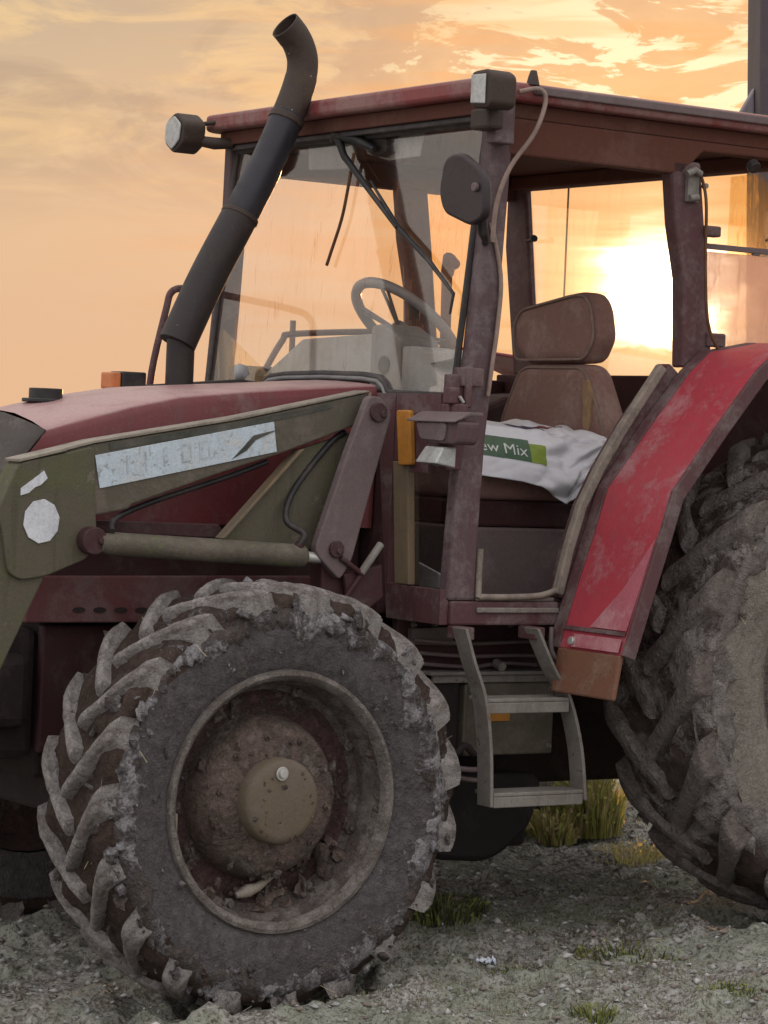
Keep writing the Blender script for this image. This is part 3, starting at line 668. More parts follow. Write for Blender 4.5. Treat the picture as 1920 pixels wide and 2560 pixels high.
# left front corner of the cab, below the windscreen
part('cab_corner', 'maroon', lambda m: (m.prism([(-.395, 1.830), (-.500, 1.830), (-.500, 1.235), (-.60, 1.235), (-.60, 1.232), (-.79, 1.232), (-.79, 1.125), (-.500, 1.125)], 'x', .630, .661),
     m.box(.632, .661, -.745, -.502, 1.620, 1.830)), .006)
part('corner_strip', 'khaki', lambda m: m.prism([(-.502, 1.618), (-.585, 1.618), (-.618, 1.236), (-.540, 1.236)], 'x', .628, .655), .004)
part('corner_window', 'clearglass', lambda m: m.box(.644, .650, -.745, -.590, 1.236, 1.615), 0)
part('reflector', 'orange', lambda m: m.prism(rounded([(-.532, 1.777), (-.606, 1.778), (-.628, 1.608), (-.556, 1.606)], .012), 'x', .612, .631), .004)
part('reflector_plate', 'maroon', lambda m: m.box(.6315, .637, -.690, -.545, 1.585, 1.640), .002)
part('lamp_hood', 'post', lambda m: m.prism([(.545, 1.748), (.60, 1.776), (.65, 1.776), (.65, 1.765), (.60, 1.764), (.545, 1.742)], 'y', -.945, -.690), .003)
part('lamp_body', 'pillar', lambda m: m.prism(rounded([(-.715, 1.745), (-.748, 1.682), (-.935, 1.676), (-.945, 1.750)], .02), 'x', .560, .640), .006)
part('lamp_face', 'post', lambda m: m.prism(rounded([(-.728, 1.740), (-.755, 1.690), (-.880, 1.686), (-.89, 1.742)], .015), 'x', .553, .561), .002)
part('work_lens', 'lens', lambda m: m.add([(.560, -.775, 1.670), (.560, -.870, 1.667), (.535, -.868, 1.618), (.535, -.757, 1.620), (.61, -.775, 1.672), (.61, -.870, 1.669), (.61, -.868, 1.606), (.61, -.757, 1.608)], [(0, 1, 2, 3), (7, 6, 5, 4), (0, 4, 5, 1), (1, 5, 6, 2), (2, 6, 7, 3), (3, 7, 4, 0)]), .005)
part('lamp_bracket', 'maroon', lambda m: (m.box(.60, .66, -.83, -.79, 1.60, 1.80), m.box(.61, .64, -.88, -.83, 1.765, 1.80)), .004)
part('hinge', 'maroon', lambda m: (m.box(.600, .690, -.835, -.800, 1.805, 1.890), m.box(.635, .715, -.850, -.801, 1.855, 1.912), m.tube([(.66, -.845, 1.79), (.66, -.845, 1.915)], .014, 10), m.box(.598, .63, -.845, -.801, 1.80, 1.85)), .004)
part('hinge_pin', 'bright', lambda m: m.tube([(.625, -.852, 1.823), (.640, -.852, 1.805)], .005, 8), 0)
part('sill', 'maroon', lambda m: m.box(.662, 1.075, -.805, -.736, 1.125, 1.199), .006)
part('sill_edge', 'steel', lambda m: (m.box(.755, 1.07, -.815, -.8055, 1.164, 1.180), m.box(.76, 1.06, -.80, -.775, 1.2, 1.212)), .003)
part('pedal_plate', 'grey', lambda m: m.prism([(-.275, 1.29), (-.420, 1.254), (-.416, 1.215), (-.288, 1.200)], 'x', .90, .91), .003)

# door frame running down beside the mudguard
fr_in = [(1.452, 1.955), (1.302, 1.752), (1.215, 1.62), (1.150, 1.500), (1.105, 1.36), (1.072, 1.222)]
part('door_frame', 'maroon', lambda m: m.ribbon([(1.515, 1.945)] + [(x + .045, z - .018) for x, z in fr_in[1:]], .075, (-.802, -.735)), .006)
part('door_seal', 'paleseal', lambda m: m.ribbon(fr_in, .032, (-.815, -.785)), .006)
part('door_seal', 'paleseal', lambda m: m.ribbon([(x + .055, z - .022) for x, z in fr_in[1:]], .014, (-.816, -.803)), .004)
part('door_seal', 'paleseal', lambda m: m.tube(spline([(.766, -.80, 1.36), (.762, -.805, 1.222), (.775, -.806, 1.213), (.90, -.806, 1.213), (1.00, -.806, 1.218), (1.065, -.803, 1.235)], 5), .010, 8), 0, 60)
part('door_stay', 'post', lambda m: (m.tube(spline([(1.04, -.82, 1.12), (1.035, -.83, 1.05), (1.06, -.84, 1.01), (1.13, -.85, .93)], 5), .008, 8),), 0, 60)

# ---- rear mudguard
gp = [(2.62, 1.74), (2.40, 1.93), (2.10, 2.03), (1.80, 2.05), (1.60, 2.01), (1.522, 1.945), (1.385, 1.785), (1.205, 1.560), (1.160, 1.42), (1.105, 1.260), (1.040, 1.060)]
def guard(m, y0=-.86, y1=-1.17, th=.012):
    inn = []
    for i, p in enumerate(gp):
        a = Vector(gp[max(i - 1, 0)]); b = Vector(gp[min(i + 1, len(gp) - 1)]); t_ = (b - a).normalized(); inn.append(tuple(Vector(p) + Vector((-t_.y, t_.x)) * th * 1.0))
    m.prism(gp + inn[::-1], 'y', y1, y0)
guard_o = part('mudguard', 'fender', guard, .004, 30)
part('mudguard', 'fender', mirror_y(guard), .004, 30)
def off(pts, d):
    o_ = []
    for i, p in enumerate(pts):
        a = Vector(pts[max(i - 1, 0)]); b = Vector(pts[min(i + 1, len(pts) - 1)]); t_ = (b - a).normalized(); o_.append(tuple(Vector(p) + Vector((-t_.y, t_.x)) * d))
    return o_
part('guard_lip', 'maroon', lambda m: m.prism(off(gp, -.004) + off(gp, .045)[::-1], 'y', -1.186, -1.1705), .004)
part('guard_inner', 'maroon', lambda m: m.prism(off(gp[3:], -.002) + off(gp[3:], .16)[::-1], 'y', -.859, -.806), .004)
part('guard_seam', 'maroon', lambda m: m.prism([(1.0555, 1.118), (1.060, 1.130), (1.055, 1.132), (1.050, 1.119)], 'y', -1.165, -.865), .001)
part('guard_patch', 'faded', lambda m: m.prism([(1.036, 1.068), (1.048, 1.108), (1.045, 1.110), (1.032, 1.069)], 'y', -1.160, -.93), .001)
part('faded_patch', 'faded', lambda m: m.add([(1.1565, -1.166, 1.4205), (1.1015, -1.166, 1.2605), (1.0565, -1.166, 1.1350), (1.0565, -.99, 1.1350), (1.1015, -1.09, 1.2605),
     (1.1590, -1.166, 1.4200), (1.1045, -1.166, 1.2598), (1.0590, -1.166, 1.1342), (1.0590, -.99, 1.1342), (1.1045, -1.09, 1.2598)], [(0, 1, 4), (1, 2, 3, 4), (5, 9, 6), (6, 9, 8, 7), (0, 5, 6, 1), (1, 6, 7, 2), (2, 7, 8, 3), (3, 8, 9, 4), (4, 9, 5, 0)]), 0)
part('mud_flap', 'rust', lambda m: m.prism([(1.034, 1.062), (1.012, .925), (1.028, .922), (1.052, 1.058)], 'y', -1.170, -.862), .006)
part('guard_bolt', 'bright', lambda m: m.tube([(1.044, -.93, 1.085), (1.028, -.93, 1.088)], .014, 10), .003)

# ---- glass
def wsx(z): return .676 + (z - 1.83) * (.760 - .676) / (2.67 - 1.83)
ws = [(-.745, 2.672), (-.745, 1.832), (-.405, 1.832), (-.385, 1.838), (-.365, 1.862), (-.33, 1.880), (-.24, 1.888), (0, 1.892), (.24, 1.888), (.33, 1.880), (.365, 1.862), (.385, 1.838), (.405, 1.832), (.745, 1.832), (.745, 2.672)]
part('windscreen', 'ws', lambda m: m.add([(wsx(z), y, z) for y, z in ws] + [(wsx(z) + .005, y, z) for y, z in ws], [tuple(range(15)), tuple(range(15, 30))[::-1]] + [(i, (i + 1) % 15, 15 + (i + 1) % 15, 15 + i) for i in range(15)]), 0)
part('dirty_pane', 'dirtyglass', lambda m: m.prism([(.735, 1.842), (.735, 2.04), (.70, 2.045), (.40, 1.895), (.40, 1.842)], 'x', .705, .709), 0, label='yellowed dirt-streaked corner of glass')
part('washer_nozzle', 'grey', lambda m: m.tube([(.655, .455, 1.872), (.640, .462, 1.888), (.628, .468, 1.892), (.620, .472, 1.892)], [.022, .034, .032, .018], 14), 0, 60)
part('windscreen_seal', 'rubber', lambda m: m.tube([(wsx(z), y, z) for y, z in ws[:1] + ws[1:] + ws[:1]], .011, 8), 0, 60)
part('bottom_seal', 'grey_dark', lambda m: m.tube([(wsx(z) - .008, y, z - .012) for y, z in ws[2:13]], .008, 8), 0, 60)
part('bottom_seal', 'paleseal', lambda m: m.tube([(wsx(1.822) - .008, -.74, 1.820), (wsx(1.822) - .010, -.56, 1.822), (wsx(1.822) - .008, -.41, 1.820)], .008, 8), 0, 60)
part('rear_window', 'clearglass', lambda m: m.prism([(-.714, 1.952), (.584, 1.952), (.686, 2.638), (-.714, 2.638)], 'x', 1.997, 2.002), 0)
part('rear_window', 'dirtyglass', lambda m: m.prism([(-.700, 2.36), (-.475, 2.355), (-.475, 2.628), (-.60, 2.630), (-.655, 2.60), (-.700, 2.55)], 'x', 1.985, 1.990), 0, label='dirt-streaked yellowed corner pane')
part('side_window', 'dirtyglass', lambda m: m.prism([(1.60, 2.64), (1.640, 1.95), (1.85, 1.95), (1.85, 2.64)], 'y', .766, .771), 0)
part('side_window', 'clearglass', lambda m: m.prism([(.83, 2.64), (.79, 1.90), (1.535, 1.90), (1.48, 2.64)], 'y', .766, .771), 0)
part('side_window', 'pinkish', lambda m: m.prism([(1.622, 2.340), (1.664, 1.990), (1.962, 1.990), (1.962, 2.340)], 'y', -.772, -.766), 0, label='dull pinkish sheet in the lower quarter window')  # pinkish translucent sheet filling the lower quarter window
part('window_bar', 'post', lambda m: (m.box(1.618, 1.965, -.776, -.764, 2.348, 2.366), m.box(1.84, 1.868, -.776, -.764, 2.341, 2.3475)), .002)
part('window_latch', 'maroon', lambda m: (m.box(1.63, 1.71, -.81, -.775, 2.03, 2.075), m.box(1.60, 1.665, -.815, -.775, 2.385, 2.42)), .006)
part('door_striker', 'steel', lambda m: (m.tube([(1.50, -.825, 2.575), (1.53, -.83, 2.590), (1.555, -.825, 2.580)], .012, 8), m.tube([(1.52, -.82, 2.50), (1.55, -.825, 2.505)], .012, 8), m.box(1.515, 1.56, -.815, -.801, 2.49, 2.59)), 0, 50)
part('door_striker', 'steel', lambda m: m.tube([(1.59, -.801, 2.545), (1.59, -.818, 2.545)], .009, 10), 0, 50)
part('gas_strut_cable', 'cord', lambda m: m.tube(spline([(1.555, -.815, 2.60), (1.580, -.83, 2.50), (1.585, -.835, 2.30), (1.60, -.84, 2.12), (1.64, -.845, 2.03), (1.72, -.845, 1.955)], 6), .0055, 7), 0, 60)
part('window_knob', 'black', lambda m: m.tube([(1.80, -.79, 2.638), (1.80, -.81, 2.620)], .022, 12), .004)
part('tie_wire', 'cord', lambda m: m.tube([(1.93, -.79, 2.46), (1.90, -.80, 2.41), (1.87, -.80, 2.39)], .004, 6), 0)
part('aerial', 'cord', lambda m: m.tube([(2.06, .52, 1.96), (2.06, .52, 2.66)], .0035, 6), 0)

# ---- wipers, visors, mirror, lamps
wp = lambda y, z, dd=.022: (wsx(z) - dd, y, z)
part('windscreen_wiper', 'black', lambda m: (m.tube([wp(.06, 2.685, .03), wp(.00, 2.610, .03), wp(-.352, 2.359)], [.016, .012, .0065], 8), m.tube([wp(-.16, 2.52, .018), wp(-.352, 2.359, .015), wp(-.54, 2.25, .012), wp(-.697, 2.142, .012), wp(-.692, 2.078, .012)], [.004, .009, .0085, .006, .004], 7),
     m.tube([wp(.10, 2.668, .02), wp(.06, 2.69, .03), wp(-.05, 2.66, .02), wp(-.15, 2.625, .012)], [.012, .024, .020, .010], 8)), 0, 60)
part('wiper_motor', 'black', lambda m: m.prism(rounded([(-.02, 2.69), (-.17, 2.69), (-.19, 2.62), (-.12, 2.60), (-.03, 2.65)], .02), 'x', .765, .81), .01)
part('hanging_cord', 'cord', lambda m: m.tube(spline([wp(-.035, 2.62, .015), wp(-.020, 2.50, .012), wp(-.005, 2.40, .012), wp(.035, 2.29, .012), wp(.05, 2.25, .012)], 5), .0055, 7), 0, 60)
part('sun_visor', 'grey_dark', lambda m: m.prism([(.336, 2.669), (.325, 2.688), (.052, 2.684), (.060, 2.579), (.33, 2.589)], 'x', .795, .808), .004)
part('sun_visor', 'grey', lambda m: m.prism([(.03, 2.688), (-.33, 2.688), (-.31, 2.600), (-.13, 2.596), (.00, 2.625)], 'x', .812, .82), .004)
mo = rounded([(-.835, 2.540), (-.915, 2.552), (-1.045, 2.480), (-1.055, 2.350), (-.985, 2.325), (-.84, 2.372), (-.812, 2.435)], .05)
part('mirror', 'mirror', lambda m: m.prism(mo, 'x', .540, .570), .010, 40, seg=3)
part('mirror_glass', 'lens', lambda m: m.prism([tuple(Vector((-.93, 2.44)) + (Vector(p) - Vector((-.93, 2.44))) * .9) for p in mo], 'x', .5705, .574), 0)
part('mirror_arm', 'black', lambda m: m.tube([(.575, -.985, 2.40), (.60, -.97, 2.315), (.66, -.90, 2.30), (.74, -.79, 2.30)], [.012, .017, .012, .012], 10), 0, 60)
part('mirror_knob', 'post', lambda m: m.tube([(.541, -1.01, 2.44), (.528, -1.01, 2.44)], .014, 10), .003)
part('roof_lamp', 'exhaust_top', lambda m: (m.prism(rounded([(-.865, 2.802), (-.865, 2.692), (-.955, 2.686), (-.975, 2.700), (-.975, 2.785), (-.945, 2.804)], .02), 'x', .605, .700), m.box(.66, .72, -.89, -.79, 2.635, 2.70)), .010)
part('lamp_lens', 'lens', lambda m: m.prism([(-.876, 2.790), (-.876, 2.705), (-.948, 2.698), (-.948, 2.788)], 'x', .598, .6045), .003)
part('lamp_post', 'pillar', lambda m: m.box(.715, .79, -.85, -.801, 2.60, 2.76), .006)
part('lamp_wire', 'rope', lambda m: m.tube(spline([(.80, -.85, 2.762), (.86, -.87, 2.775), (.885, -.872, 2.740), (.850, -.87, 2.64), (.785, -.84, 2.53), (.752, -.825, 2.42), (.745, -.82, 2.30)], 5), .0075, 7), 0, 60)
part('lamp_wire', 'rope', lambda m: m.tube(spline([(.748, -.805, 2.36), (.79, -.81, 2.20), (.785, -.812, 2.05), (.770, -.812, 1.92), (.76, -.811, 1.83)], 5), .007, 7), 0, 60)
part('beacon_stub', 'exhaust_top', lambda m: m.tube([(.865, -.83, 2.79), (.865, -.83, 2.815), (.866, -.83, 2.835)], [.022, .016, .010], 10), 0, 50)
part('roof_lamp', 'exhaust_top', lambda m: m.prism(rounded([(.735, 2.680), (.80, 2.648), (.865, 2.690), (.855, 2.765), (.79, 2.795), (.725, 2.755)], .02), 'x', .53, .62), .008)
part('lamp_lens', 'lens', lambda m: m.prism(rounded([(.752, 2.690), (.80, 2.662), (.850, 2.695), (.842, 2.758), (.79, 2.780), (.742, 2.748)], .012), 'x', .522, .5295), .003)
part('lamp_arm', 'exhaust_top', lambda m: (m.tube([(.60, .77, 2.70), (.65, .72, 2.690), (.71, .70, 2.693)], [.018, .022, .018], 10), m.tube([(.61, .775, 2.755), (.66, .73, 2.765), (.69, .72, 2.760)], .008, 8)), 0, 60)

# ---- inside the cab
part('dashboard', 'grey', lambda m: m.prism(rounded([(.537, 1.885), (.286, 2.012), (-.135, 2.027), (-.135, 1.885)], .012), 'x', .775, .93), .006)
part('column_shroud', 'grey_dark', lambda m: m.prism(rounded([(-.137, 1.84), (-.137, 2.053), (-.20, 2.060), (-.314, 2.006), (-.314, 1.84)], .015), 'x', .770, .92), .008)
part('switch_hole', 'black', lambda m: m.tube([(.762, -.225, 1.925), (.771, -.225, 1.925)], .030, 18), .003)
part('side_console', 'grey', lambda m: m.prism(rounded([(-.316, 1.84), (-.316, 1.985), (-.40, 1.985), (-.45, 1.965), (-.60, 1.975), (-.60, 1.945), (-.47, 1.93), (-.62, 1.84)], .012), 'x', .775, .90), .006)
def swheel(m):
    c_ = Vector((.98, -.03, 2.065)); n_ = Vector((.66, 0, .75)).normalized(); u_ = Vector((0, 1, 0)); v_ = n_.cross(u_)
    ringp = [c_ + (u_ * math.cos(a_) + v_ * math.sin(a_)) * .205 for a_ in [2 * math.pi * q / 48 for q in range(48)]]
    vs = []; fs = []; K = 8
    for i in range(48):
        rad = (ringp[i] - c_).normalized()
        for k in range(K):
            b_ = 2 * math.pi * k / K; vs.append(ringp[i] + rad * .018 * math.cos(b_) + n_ * .018 * math.sin(b_))
    for i in range(48):
        j = (i + 1) % 48
        for k in range(K): fs.append((i * K + k, i * K + (k + 1) % K, j * K + (k + 1) % K, j * K + k))
    m.add(vs, fs)
    for a_ in (.45, 1.9, 3.6, 5.3):
        for da in (-.07, .07):
            e = c_ + (u_ * math.cos(a_ + da) + v_ * math.sin(a_ + da)) * .20; m.tube([c_ - n_ * .03, e], .006, 6)
    m.tube([c_ - n_ * .05, c_ - n_ * .01], .04, 16); m.tube([c_ - n_ * .05, Vector((.86, -.06, 1.93))], .025, 10)
part('steering_wheel', 'wheelrim', swheel, 0, 60)
part('gear_lever', 'black', lambda m: (m.tube(spline([(1.25, .28, 1.30), (1.24, .27, 1.70), (1.22, .26, 1.95), (1.21, .26, 2.12)], 5), .010, 8), m.tube([(1.21, .26, 2.10), (1.208, .26, 2.17)], [.020, .026], 10)), 0, 60)
part('control_lever', 'liner', lambda m: (m.tube(spline([(1.10, -.10, 1.75), (1.08, -.12, 1.95), (1.07, -.13, 2.10), (1.06, -.14, 2.25)], 5), .018, 8), m.tube([(1.06, -.14, 2.24), (1.055, -.16, 2.29), (1.05, -.20, 2.27)], [.022, .026, .018], 10)), 0, 60)
def seatback(m): m.prism(rounded([(.215, 1.30), (.285, 1.72), (.262, 1.80), (.17, 1.972), (-.215, 1.972), (-.335, 1.76), (-.345, 1.30)], .05), 'x', 1.60, 1.72)
part('seat_back', 'seat', seatback, .045, 60, seg=4)
part('head_rest', 'seat', lambda m: m.prism(rounded([(.14, 1.968), (.215, 2.03), (.225, 2.12), (.175, 2.175), (-.13, 2.222), (-.20, 2.215), (-.235, 2.17), (-.262, 2.06), (-.21, 1.976)], .03), 'x', 1.605, 1.715), .042, 60, seg=4)
def piping(m, o_): m.tube([(1.606, p[0], p[1]) for p in o_] + [(1.606, o_[0][0], o_[0][1])], .005, 6)
part('seat_piping', 'rope', lambda m: piping(m, rounded([(.190, 1.985), (.205, 2.03), (.213, 2.115), (.168, 2.162), (-.128, 2.208), (-.192, 2.202), (-.224, 2.16), (-.248, 2.06), (-.20, 1.988)], .03)), 0, 60)
part('seat_piping', 'rope', lambda m: piping(m, rounded([(.215, 1.40), (.272, 1.72), (.248, 1.795), (.16, 1.958), (-.205, 1.958), (-.320, 1.755), (-.33, 1.40)], .05)), 0, 60)
part('torn_foam', 'foam', lambda m: m.prism(rounded([(-.215, 1.90), (-.24, 1.92), (-.262, 1.86), (-.265, 1.78), (-.25, 1.72), (-.225, 1.76), (-.222, 1.83)], .012), 'x', 1.590, 1.606), .006)
part('seat_cushion', 'seat', lambda m: m.prism(rounded([(1.08, 1.50), (1.08, 1.66), (1.60, 1.70), (1.62, 1.50)], .04), 'y', -.335, .30), .04, 60, seg=4)
part('seat_skirt', 'darkred', lambda m: m.box(1.085, 1.60, -.330, .29, 1.412, 1.499), .01)
part('seat_base', 'post', lambda m: m.box(1.06, 1.55, -.36, .30, 1.169, 1.411), .008)
part('arm_rest', 'maroon', lambda m: m.tube([(1.52, .36, 1.94), (1.50, .37, 1.86), (1.50, .37, 1.60)], [.03, .022, .018], 10), 0, 60)
part('floor_mat', 'dark', lambda m: m.box(.80, 1.04, -.70, .50, 1.1685, 1.180), .003)

# ---- loader on the left and right of the bonnet
arm = [(-.721, 1.574), (-.57, 1.610), (-.481, 1.634), (.006, 1.722), (.458, 1.824), (.467, 1.815), (.428, 1.725), (.151, 1.626), (-.042, 1.566), (-.348, 1.461), (-.360, 1.448), (-.471, 1.426), (-.58, 1.40)]
knee = [(-.724, 1.572), (-.57, 1.606), (-.484, 1.628), (-.471, 1.426), (-.465, 1.380), (-.491, 1.304), (-.624, 1.251), (-.706, 1.239), (-.745, 1.261), (-.778, 1.448)]
low_arm = [(-.778, 1.40), (-.70, 1.42), (-.62, 1.30), (-.625, 1.240), (-.751, .977), (-.90, .66), (-1.02, .50), (-1.08, .56), (-.95, .80), (-.86, 1.05), (-.80, 1.25)]
fa = lambda m: m.prism(arm, 'y', -.600, -.530); fk = lambda m: m.prism(rounded(knee, .02, 3), 'y', -.612, -.526); fl = lambda m: m.prism(low_arm, 'y', -.598, -.535)
fe = lambda m: m.prism([(-.574, 1.611), (-.481, 1.636), (.006, 1.724), (.462, 1.8265), (.460, 1.8315), (.006, 1.733), (-.481, 1.645), (-.576, 1.620)], 'y', -.606, -.524)
loader = part('loader_arm', 'olive', fa, .006); part('loader_knee', 'moss', fk, .005); part('loader_boom', 'moss', fl, .006)
part('arm_edge', 'edge', fe, .002)
part('arm_edge', 'edge', lambda m: m.prism([(-.574, 1.611), (-.724, 1.574), (-.726, 1.583), (-.576, 1.620)], 'y', -.616, -.524), .002)
part('arm_edge', 'edge', lambda m: m.prism([(.462, 1.828), (.438, 1.735), (.446, 1.733), (.470, 1.824)], 'y', -.606, -.600), .001)
part('arm_stripe', 'stripe', lambda m: m.prism([(-.43, 1.618), (.02, 1.700), (.33, 1.772), (.33, 1.785), (.006, 1.716), (-.43, 1.637)], 'y', -.6025, -.6005), 0)
part('loader_arm', 'olive', mirror_y(fa), .006); part('loader_knee', 'moss', mirror_y(fk), .005); part('loader_boom', 'moss', mirror_y(fl), .006)
st = part('name_plate', 'sticker', lambda m: m.prism([(-.478, 1.601), (.123, 1.722), (.137, 1.632), (-.458, 1.506)], 'y', -.6045, -.6005), .001, label='faded pale blue name plate with worn lettering')
part('plate_crack', 'stripe', lambda m: m.prism([(-.02, 1.604), (.03, 1.632), (.060, 1.664), (.135, 1.698), (.16, 1.704), (.10, 1.690), (.052, 1.678), (.018, 1.642)], 'y', -.6062, -.6050), 0, parent=st)
def ghost(m, k, kind):
    # worn remains of one tall letter on the plate
    ux = Vector((.601, .121)).normalized(); uz = Vector((-.1, 1)).normalized(); o_ = Vector((-.40, 1.532)); x = .03 + k * .062
    def bar(a_, b_, c_, d_):
        P_ = [o_ + ux * p + uz * q for p, q in ((a_, b_), (c_, b_), (c_, d_), (a_, d_))]; m.prism([tuple(p) for p in P_], 'y', -.6054, -.6050)
    bar(x, .012, x + .006, .066)
    if kind in 'OD': bar(x + .030, .020, x + .035, .058); bar(x + .006, .012, x + .030, .017); bar(x + .006, .061, x + .030, .066)
for k, kind in enumerate('IIIOD'): part('worn_letter', 'print', lambda m: ghost(m, k, kind), 0, parent=st)
part('round_sticker', 'sticker2', lambda m: m.prism([(-.647 + .058 * math.cos(a_), 1.408 + .064 * math.sin(a_)) for a_ in [2 * math.pi * q / 10 + .2 for q in range(10)]], 'y', -.6165, -.6125), .001, label='peeling pale ten-sided sticker')
part('torn_sticker', 'sticker2', lambda m: m.prism([(-.716, 1.480), (-.716, 1.500), (-.674, 1.530), (-.645, 1.552), (-.633, 1.531), (-.654, 1.511), (-.672, 1.504), (-.69, 1.488)], 'y', -.6155, -.6125), 0, label='torn scrap of white sticker')
fp = lambda m: m.prism(rounded([(.425, 1.815), (.470, 1.812), (.510, 1.765), (.386, 1.312), (.346, 1.250), (.263, 1.322), (.252, 1.348), (.355, 1.640)], .018), 'y', -.662, -.628)
part('loader_post', 'post', fp, .005); part('loader_post', 'post', mirror_y(fp), .005)
part('pivot_pin', 'darkred', lambda m: (m.tube([(.455, -.662, 1.765), (.455, -.676, 1.765)], .030, 16), m.tube([(.468, -.676, 1.76), (.468, -.684, 1.76)], .011, 10)), .003, 40)
part('pivot_pin', 'darkred', lambda m: (m.tube([(.325, -.662, 1.345), (.325, -.674, 1.345)], .026, 16), m.tube([(.33, -.674, 1.34), (.33, -.682, 1.34)], .010, 10)), .003, 40)
part('lift_cylinder', 'olive', lambda m: (m.tube([(-.470, -.640, 1.350), (-.43, -.640, 1.3485), (.19, -.640, 1.322), (.222, -.640, 1.320), (.235, -.640, 1.319)], [.026, .034, .036, .034, .018], 20)), .003, 45)
part('cylinder_rod', 'bright', lambda m: m.tube([(.23, -.64, 1.3195), (.345, -.64, 1.315)], .017, 14), 0, 50)
part('hydraulic_hose', 'black', lambda m: m.tube(spline([(.20, -.655, 1.355), (.21, -.66, 1.39), (.17, -.62, 1.43), (.22, -.58, 1.52), (.34, -.575, 1.66), (.40, -.57, 1.70)], 6), .010, 8), 0, 60)
part('hydraulic_hose', 'black', lambda m: m.tube(spline([(-.44, -.655, 1.385), (-.40, -.60, 1.42), (-.25, -.545, 1.47), (0, -.545, 1.55), (.14, -.545, 1.60)], 6), .009, 8), 0, 60)
part('cylinder_port', 'darkred', lambda m: m.tube([(.20, -.64, 1.335), (.20, -.655, 1.360)], .015, 10), .002, 45)
part('cylinder_eye', 'darkred', lambda m: (m.tube([(-.492, -.655, 1.356), (-.492, -.600, 1.356)], .040, 20), m.tube([(-.474, -.662, 1.356), (-.474, -.655, 1.356)], .010, 10)), .004, 40)
part('link_bar', 'darkred', lambda m: m.prism(rounded([(-.43, 1.376), (-.43, 1.411), (-.002, 1.407), (.01, 1.390), (0, 1.365)], .006), 'y', -.52, -.49), .004)
fb = lambda m: m.prism([(.233, 1.640), (-.029, 1.368), (-.02, 1.320), (.276, 1.300), (.421, 1.700)], 'y', -.572, -.556)
part('loader_brace', 'moss', fb, .003); part('loader_brace', 'moss', mirror_y(fb), .003)
part('brace_flange', 'khaki', lambda m: m.prism([(.241, 1.645), (-.026, 1.368), (-.040, 1.368), (.222, 1.640)], 'y', -.60, -.556), .003)
part('mount_bracket', 'darkred', lambda m: (m.prism([(.30, 1.30), (.47, 1.26), (.47, 1.10), (.30, 1.18)], 'y', -.63, -.56), m.prism([(.36, 1.27), (.50, 1.30), (.51, 1.20), (.40, 1.12)], 'y', -.66, -.64)), .006)
part('lever_handle', 'steel', lambda m: m.tube([(.415, -.67, 1.272), (.485, -.67, 1.365)], .0125, 10), .004, 50)
part('lever_handle', 'darkred', lambda m: (m.tube([(.34, -.67, 1.32), (.42, -.67, 1.27)], .009, 8), m.tube([(.42, -.668, 1.272), (.36, -.665, 1.19)], .008, 8)), 0, 50)

# ---- chassis, engine and axles
def rail(m): m.box(-.555, .64, -.352, -.325, 1.098, 1.242)
part('side_rail', 'rail', lambda m: m.prism([(-.555, 1.098), (-.545, 1.236), (.64, 1.247), (.64, 1.10)], 'y', -.355, -.325), .005)
for x in (-.378, -.308, -.236, -.165):
    part('rail_slot', 'dark', lambda m: m.prism([(x + .022 * math.cos(a_), 1.136 + .009 * math.sin(a_)) for a_ in [2 * math.pi * q / 14 for q in range(14)]], 'y', -.3575, -.3551), 0)
part('engine_side', 'darkred', lambda m: m.box(-.50, .655, -.30, .30, 1.10, 1.45), .01)
part('engine_block', 'dark', lambda m: (m.box(-.45, .60, -.24, .24, .62, 1.10), m.box(-.35, .45, -.19, .19, .50, .62)), .015)
part('engine_rib', 'darkred', lambda m: (m.box(-.455, -.18, -.275, -.241, .70, 1.085), m.box(-.10, .10, -.27, -.241, .80, 1.06), m.box(.22, .38, -.28, -.241, .72, 1.05)), .01)
part('front_weight', 'dark', lambda m: (m.box(-.80, -.46, -.26, .26, .68, 1.08), m.box(-.70, -.50, -.31, .31, .78, 1.0)), .03)
part('tow_hitch', 'steel', lambda m: m.tube(spline([(-.66, -.24, .70), (-.66, -.30, .62), (-.66, -.24, .57), (-.66, -.16, .62)], 5), .014, 8), 0, 60)
part('front_axle', 'dark', lambda m: (m.tube([(0, -.66, .625), (0, .66, .625)], .085, 18), m.tube([(0, -.70, .625), (0, -.55, .625)], .15, 20), m.tube([(0, .55, .625), (0, .70, .625)], .15, 20), m.box(-.14, .14, -.2, .2, .50, .72)), .01, 40)
part('gearbox', 'dark', lambda m: (m.box(.60, 2.25, -.27, .27, .55, 1.14), m.box(.70, 1.30, -.40, .25, .36, .60)), .02)
part('rear_axle', 'dark', lambda m: m.tube([(2.08, -.99, .98), (2.08, .99, .98)], .12, 20), .01, 40)
part('shade_tank', 'tank_shade', lambda m: m.prism(rounded([(.80, .36), (.78, .63), (1.25, .62), (1.20, .44), (1.05, .34)], .06), 'y', -.55, -.40), .02, 40)  # dark block standing in for the shaded far rear tyre
part('under_panel', 'darkred', lambda m: m.box(.66, 1.36, -.52, -.49, .925, 1.124), .006)
part('under_plate', 'post', lambda m: m.prism([(.70, 1.045), (.70, 1.095), (.86, 1.100), (.86, 1.038)], 'y', -.548, -.521), .003)
part('battery_shelf', 'steel', lambda m: (m.box(.74, 1.26, -.60, -.50, .950, .962), m.box(.76, 1.25, -.585, -.573, .925, .949)), .003)
part('battery_box', 'olive', lambda m: (m.box(.900, 1.255, -.572, -.35, .690, .924), m.box(.89, .905, -.580, -.36, .70, .92)), .006)
part('filter_housing', 'dark', lambda m: m.box(.72, .885, -.565, -.40, .685, .935), .012)
